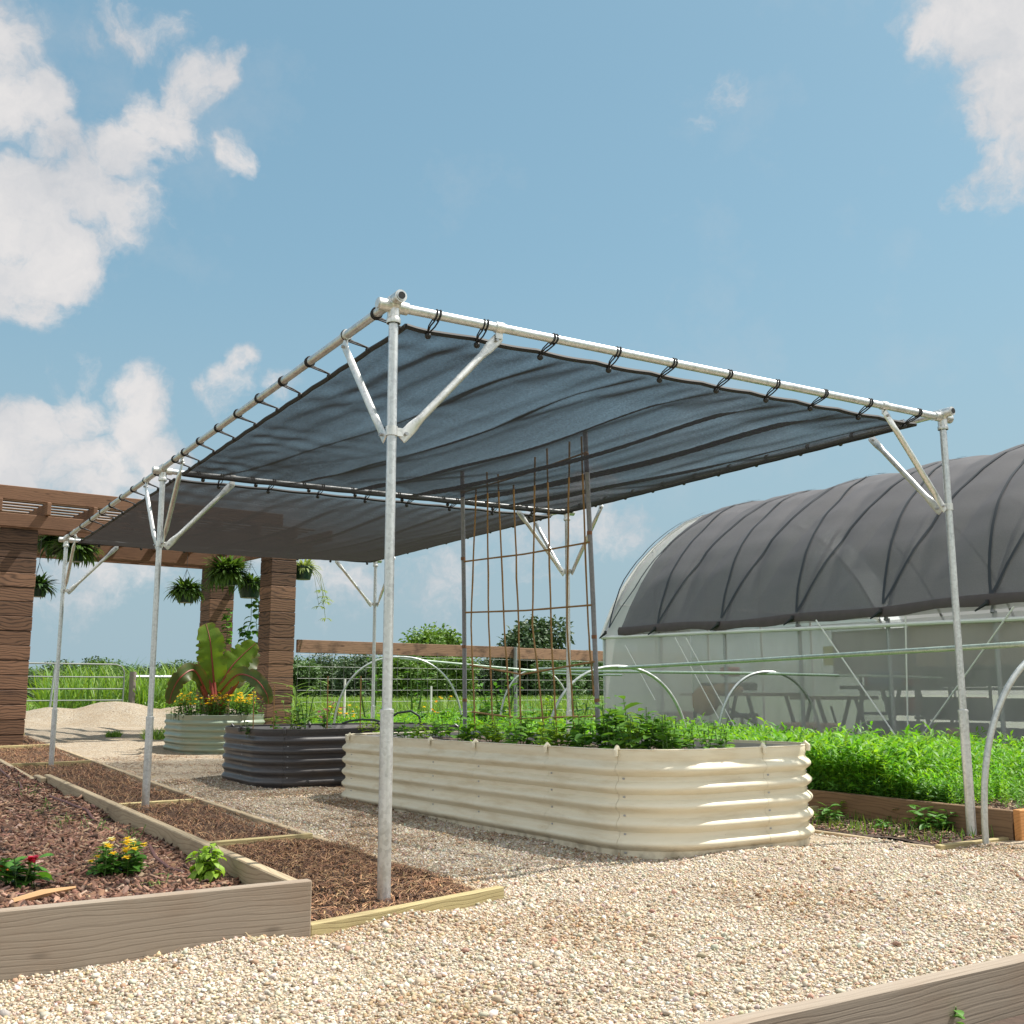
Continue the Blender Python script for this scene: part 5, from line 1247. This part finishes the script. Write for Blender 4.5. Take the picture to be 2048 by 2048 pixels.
tag(m.build('gravel_pile', 'pile'), 'long heap of pale gravel in front of the farm gate', 'gravel pile')

# ------------------------------------------------------------------ grass and plants beyond
def strip(n): return [(1, 1, 1), (.8, .9, .7), (1.2, 1.1, .8), (1.3, 1.2, .9)]
gblade = (np.array([(-.5, 0, 0), (.5, 0, 0), (.42, .06, .4), (-.42, .06, .4), (.28, .22, .75), (-.28, .22, .75), (.03, .5, .95), (-.03, .5, .95)], float), [(0, 1, 2, 3), (3, 2, 4, 5), (5, 4, 6, 7)])
def tuft_field(name, label, n, fx, hmin, hmax, wd, mat='grass', lean=.35):
    x, y = fx(n); N = len(x); h = hmin+(hmax-hmin)*RNG.random(N)**1.6
    sc = np.column_stack([wd*(.6+.8*RNG.random(N)), h*.9, h])
    return tag(scatter(name, mat, [gblade], np.column_stack([x, y, Hn(x*0, y)-.03]), rand_rot(N, lean), sc, pal(N, strip(1), .12)), label, 'grass', kind='stuff')
def wedge(n, a0, a1, d0, d1):
    a = a0+(a1-a0)*RNG.random(n); d = np.sqrt(d0**2+(d1**2-d0**2)*RNG.random(n)); ang = YAW+np.arctan((a-1024)/F)
    return CP.x+d*np.sin(ang)/1., CP.y+d*np.cos(ang)
tuft_field('tall_grass', 'tall bright cane grass growing behind the farm gate', 5200, lambda n: wedge(n, 100, 480, 32.5, 42), .3, 1.75, .05, 'grass', .5)
tuft_field('meadow_grass', 'rough meadow grass in the field beyond the wire fence', 16000, lambda n: wedge(n, 580, 1300, 20, 70), .15, .5, .03)
tuft_field('far_grass', 'low grass in the field behind the farm gate', 3000, lambda n: wedge(n, -100, 600, 31, 70), .15, .4, .04)
tuft_field('verge_grass', 'tufts of grass at the foot of the gravel pile', 260, lambda n: wedge(n, 228, 256, 16.6, 16.9), .05, .12, .012)
tuft_field('verge_grass', 'tufts of grass beside the sage bed', 500, lambda n: wedge(n, 300, 348, 15.6, 16.3), .06, .2, .012)
tuft_field('garden_grass', 'grass and weeds between the crop bed and the wire fence', 9000, lambda n: wedge(n, 560, 1230, 14.3, 17.), .1, .3, .014, 'crop')
G4 = 'garden plants along the wire fence'
for px, D, h, mt, st, n_, L, Wd, lab, fl in (
    (600, 14.2, .75, 'grass', 10, 5, .5, .045, 'tall strap leaved corn beside the right pillar', None), (655, 14.6, .5, 'amaranth', 6, 9, .16, .07, 'dark red amaranth behind the charcoal bed', None), (690, 14.3, .42, 'leaf', 9, 6, .14, .06, 'yellow flowered plant left of the near post', ('petal_yellow', 12, .03)),
    (738, 15.2, .95, 'leaf', 3, 9, .16, .06, 'spindly young tree left of the hoop behind the charcoal bed', None), (838, 15., .40, 'leaf', 9, 7, .2, .10, 'broad leaved squash behind the near post', None), (872, 14.8, .50, 'leaf', 9, 6, .13, .05, 'bush with small yellow and orange flowers by the left trellis pipe', (('petal_yellow', 'petal_yellow', 'petal_orange'), 14, .028)),
    (905, 13.8, .40, 'leaf', 9, 7, .2, .12, 'squash plant just left of the trellis', None), (955, 13.6, .55, 'leaf', 10, 8, .2, .11, 'tall squash plant behind the left canes', None), (1000, 13.4, .45, 'leaf_dark', 9, 7, .2, .12, 'dark squash plant behind the middle canes', None), (1060, 13.6, .50, 'leaf', 9, 7, .18, .10, 'squash plant behind the right canes', None), (1110, 14.4, .55, 'leaf_lime', 8, 7, .16, .08, 'pale leafy plant next to the right trellis pipe', None), (1000, 16.2, .9, 'leaf', 9, 8, .2, .08, 'tall weed at the wire fence behind the lattice', None), (825, 16.2, 1.15, 'leaf', 3, 8, .2, .06, 'thin sapling staked by the wire fence', None), (1150, 15., .7, 'leaf', 6, 8, .16, .06, 'tall weed near the greenhouse corner', None), (780, 15.4, .3, 'leaf_lime', 9, 6, .15, .08, 'lettuce clump right behind the near post', None)):
    p = at(px, 1440, D); p.z = .13
    plant('garden_plant', lab, 'plant', p, st, mt, h, n_, L, Wd, .25 if st > 4 else .05, G4, fl)
for px, y0, D, lab in ((1266/4.83+600, 1372, 22., 'white tipped marker stake in the field right of the hoop'), (430/4.83+600, 1358, 22., 'white tipped marker stake with a yellow cap')):
    b = at(px, 1410, D); tpz = at(px, y0, D); tag(MB().tube([(b.x, b.y, .1), (b.x, b.y, tpz.z)], .02, 6).build('marker_stake', 'white'), lab, 'stake', 'white marker stakes in the field')

# trees: crowns of leaf clumps on trunks
def make_tree(name, label, mat, h, w, seed, lobes=20, leaves=6500, ls=.5, low=.02):
    r = random.Random(seed); t = thing(name, label, 'tree'); tk = MB(); cr = MB()
    tk.tube([(0, 0, -.3), (.02*h, 0, h*.3), (-.01*h, .02*h, h*.65)], [.035*h, .026*h, .01*h], 8)
    cs = []
    for i in range(lobes):
        a = r.uniform(0, 7); q = r.random()**.6*w*.34; z = h*(low+(.84-low)*r.random()**.9); s = w*r.uniform(.17, .30)
        c = V((q*math.cos(a), q*math.sin(a), z)); cs.append((c, s)); tk.tube([(0, 0, h*.3*r.uniform(.6, 1.2)), V((c.x*.5, c.y*.5, c.z*.72)), c], [.012*h, .008*h, .003*h], 5)
    cs.append((V((0, 0, h*.80)), w*.24))
    for k in range(leaves):
        c, s = r.choice(cs); d = V((r.gauss(0, 1), r.gauss(0, 1), r.gauss(0, .85))).normalized(); p = c+d*s*r.uniform(.45, 1.08)
        dd = (d+V((r.uniform(-1, 1), r.uniform(-1, 1), r.uniform(-1, .6)))*.9); cr.leaf(p, dd, ls*r.uniform(.6, 1.3), ls*r.uniform(.4, .8), .6, r.uniform(-1.5, 1.5), 2, .2)
    tk.build('trunk', 'bark', t); cr.build('crown', mat, t, smooth=False); return t
GT = 'trees along the far field edge'
protos = [make_tree('broadleaf_tree', 'mid green tree in the far treeline', 'tree', 7., 8., 1), make_tree('broadleaf_tree', 'dark green tree in the far treeline', 'tree_dark', 7., 9., 2), make_tree('broadleaf_tree', 'fresh light green tree behind the fence rail', 'tree_light', 8., 7.5, 3, 18, 9000, .5), make_tree('broadleaf_tree', 'lone dark tree rising above the fence rail behind the lattice', 'tree_dark', 8., 7., 4, 16, 9000, .5)]
def put(k, px, top, D, label=None, used=[0, 0, 0, 0], wide=1.):
    base = at(px, 1390, D); zt = at(px, top, D).z; hh_ = (7., 7., 8., 8.)[k]; s = (zt-.1)/(hh_*.97)
    if used[k] == 0: o = protos[k]; used[k] = 1; o.location = (base.x, base.y, .1); o.rotation_euler = (0, 0, random.uniform(0, 6)); o['group'] = GT
    else: o = dup(protos[k], (base.x, base.y, .1), random.uniform(0, 6), None, None, GT)
    o.scale = (s*wide, s*wide, s)
    if label: o['label'] = label
put(2, 850, 1262, 75, 'fresh light green tree topping the fence rail behind the hoop', wide=1.1)
put(3, 1066, 1243, 85)
for px, top, D, k, lab in ((795, 1315, 62, 2, 'light green bushy tree just left of the hoop top'), (905, 1318, 62, 2, 'light green bushy tree beside the left trellis pipe'), (985, 1318, 90, 1, 'dark tree in the gap behind the left canes'), (1030, 1316, 95, 1, 'dark tree in the gap behind the middle canes'), (1110, 1320, 80, 0, 'mid green tree behind the right canes'), (1160, 1316, 88, 0, 'mid green tree next to the greenhouse corner')):
    put(k, px, top, D, lab, wide=1.25)
for i in range(30):
    px = 15+i*25+random.uniform(-8, 8); top = random.choice([1338, 1342, 1333, 1346, 1328]) if px < 420 else random.choice([1322, 1330, 1336, 1326])
    put(random.choice([0, 1, 0]), px, top, random.uniform(115, 165), wide=1.5)
for px, top in ((182, 1322), (640, 1314), (725, 1312), (385, 1335), (560, 1320)): put(1, px, top, random.uniform(115, 140), 'dark tree standing slightly above the far treeline', wide=1.0)
for i in range(14): put(random.choice([0, 1]), 1200+i*110, 1322, 150, wide=1.6)

# ------------------------------------------------------------------ light and sky
sd = V((.60, -.12, 1.)).normalized()
sun = bpy.data.lights.new('sun', 'SUN'); sun.energy = 4.6; sun.angle = R(.5); sun.color = (1., .95, .87)
so = bpy.data.objects.new('sun', sun); COL.objects.link(so); so.rotation_euler = sd.to_track_quat('Z', 'Y').to_euler(); so.location = (0, 0, 20)
w = bpy.data.worlds.new('World'); S.world = w; w.use_nodes = True; t = w.node_tree; t.nodes.clear()
sky = nd(t, 'ShaderNodeTexSky', sky_type='NISHITA', sun_disc=False, sun_elevation=math.asin(sd.z), sun_rotation=math.atan2(sd.x, sd.y), air_density=1.0, dust_density=2.2, ozone_density=1.6, altitude=100)
dirn = nd(t, 'ShaderNodeTexCoord').outputs['Generated']
n_w = nd(t, 'ShaderNodeTexNoise', {'Vector': dirn, 'Scale': 9., 'Detail': 5., 'Roughness': .6})
wv = nd(t, 'ShaderNodeVectorMath', {0: n_w.outputs['Color'], 1: (.5, .5, .5)}, operation='SUBTRACT').outputs[0]
wv = nd(t, 'ShaderNodeVectorMath', {0: wv, 'Scale': .085}, operation='SCALE').outputs[0]
dirw = nd(t, 'ShaderNodeVectorMath', {0: dirn, 1: wv}, operation='ADD').outputs[0]
blobs = [(-40, 60, 120, .9), (40, 30, 70, .5), (-20, 220, 130, 1.), (60, 200, 100, 1.), (110, 300, 100, .9), (60, 430, 150, 1.), (180, 380, 130, 1.), (250, 300, 110, 1.), (290, 210, 90, 1.), (350, 240, 95, 1.), (400, 175, 90, 1.), (445, 150, 75, .95),
         (260, 430, 100, .9), (120, 520, 120, 1.), (20, 560, 120, 1.), (90, 610, 85, .8), (200, 490, 80, .7), (250, 40, 90, .55), (330, 60, 70, .5), (150, 60, 60, .45), (485, 295, 60, .85), (575, 300, 30, .2),
         (1900, 40, 120, .8), (2000, 60, 130, 1.), (2010, 200, 130, 1.), (1960, 260, 90, 1.), (2000, 330, 110, 1.), (1930, 370, 60, .8), (1830, 50, 70, .5), (2050, 380, 80, .7),
         (1430, 195, 60, .42), (1390, 255, 45, .38), (1480, 270, 40, .3), (1475, 1010, 30, .5),
         (285, 800, 75, .8), (260, 860, 85, .9), (60, 880, 110, .9), (150, 840, 90, .8), (30, 960, 130, .9), (180, 940, 130, .9), (320, 930, 90, .8), (480, 740, 50, .7), (470, 780, 70, .6), (560, 790, 50, .45), (420, 790, 40, .5), (100, 740, 60, .35), (170, 745, 60, .35),
         (1180, 1040, 120, .7), (1080, 1070, 140, .6), (900, 1100, 180, .62), (1240, 1060, 90, .62), (700, 1130, 170, .52), (500, 1040, 170, .55), (250, 1090, 180, .6), (120, 1130, 170, .52)]
acc = None
for x, y, r_, a in blobs:
    d = ray(x, y).normalized(); r_ = r_/F/ (ray(x, y).length)
    dist = nd(t, 'ShaderNodeVectorMath', {0: dirw, 1: tuple(d)}, operation='DISTANCE').outputs['Value']
    f = mth(t, 'MULTIPLY', mapr(t, dist, r_*.25, r_*1.25, 1., 0., True), a)
    acc = f if acc is None else mth(t, 'MAXIMUM', acc, f)
fb = mth(t, 'ADD', mth(t, 'MULTIPLY', noise(t, dirw, 13., 12., .66), .75), mth(t, 'MULTIPLY', noise(t, dirw, 48., 8., .7), .25))
dens = mth(t, 'ADD', acc, mth(t, 'MULTIPLY', mth(t, 'SUBTRACT', fb, .51), 2.3))
cov = mth(t, 'MULTIPLY', mapr(t, dens, .26, .90, 0., 1., True), mapr(t, acc, .02, .25, 0., 1.))
wisp = mth(t, 'MULTIPLY', mapr(t, noise(t, dirn, 5., 8., .65), .56, .8, 0., .30), 1.)
sz_ = nd(t, 'ShaderNodeSeparateXYZ', {0: dirn}).outputs[2]
lowh = mapr(t, sz_, .0, .42, .9, .0, True)
shade = noise(t, dirw, 7., 6., .6)
skyc = sky.outputs[0]
skyc = mixc(t, .72, mixc(t, 1., skyc, (1.0, 1.16, .98), 'MULTIPLY'), mixc(t, mapr(t, sz_, .0, .55), (1.45, 2.43, 3.08), (1.08, 2.01, 2.75)))
hazec = (1.95, 2.62, 3.0)
CL = 3.85
cloudc = mixc(t, mapr(t, mth(t, 'ADD', shade, mth(t, 'MULTIPLY', dens, .25)), .45, .85, 0., 1.), (CL*.72, CL*.76, CL*.82), (CL*1.12, CL*1.08, CL*1.06))
c1_ = mixc(t, lowh, skyc, hazec)
c1_ = mixc(t, wisp, c1_, (CL*.8, CL*.84, CL*.88))
c1_ = mixc(t, mth(t, 'MULTIPLY', cov, .95), c1_, cloudc)
# extra-bright unseen cloud added overhead and behind the camera as fill light
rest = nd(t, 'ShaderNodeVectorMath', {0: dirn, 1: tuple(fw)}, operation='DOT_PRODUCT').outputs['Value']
fill_cloud = mth(t, 'MULTIPLY', mapr(t, rest, .45, .1, 0., 1., True), mapr(t, noise(t, dirn, 3.2, 7., .6), .40, .56, 0., .95, True))
c1_ = mixc(t, mth(t, 'MULTIPLY', fill_cloud, mapr(t, sz_, .0, .1)), c1_, (CL*1.9, CL*1.86, CL*1.8))
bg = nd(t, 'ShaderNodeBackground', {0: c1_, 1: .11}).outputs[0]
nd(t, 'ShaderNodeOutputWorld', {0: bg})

vs_ = S.view_settings; S.display_settings.display_device = 'sRGB'; vs_.view_transform = 'Standard'; vs_.look = 'None'; vs_.exposure = .80; vs_.gamma = 1.
S.cycles.max_bounces = 8; S.cycles.transparent_max_bounces = 24; S.cycles.use_denoising = True
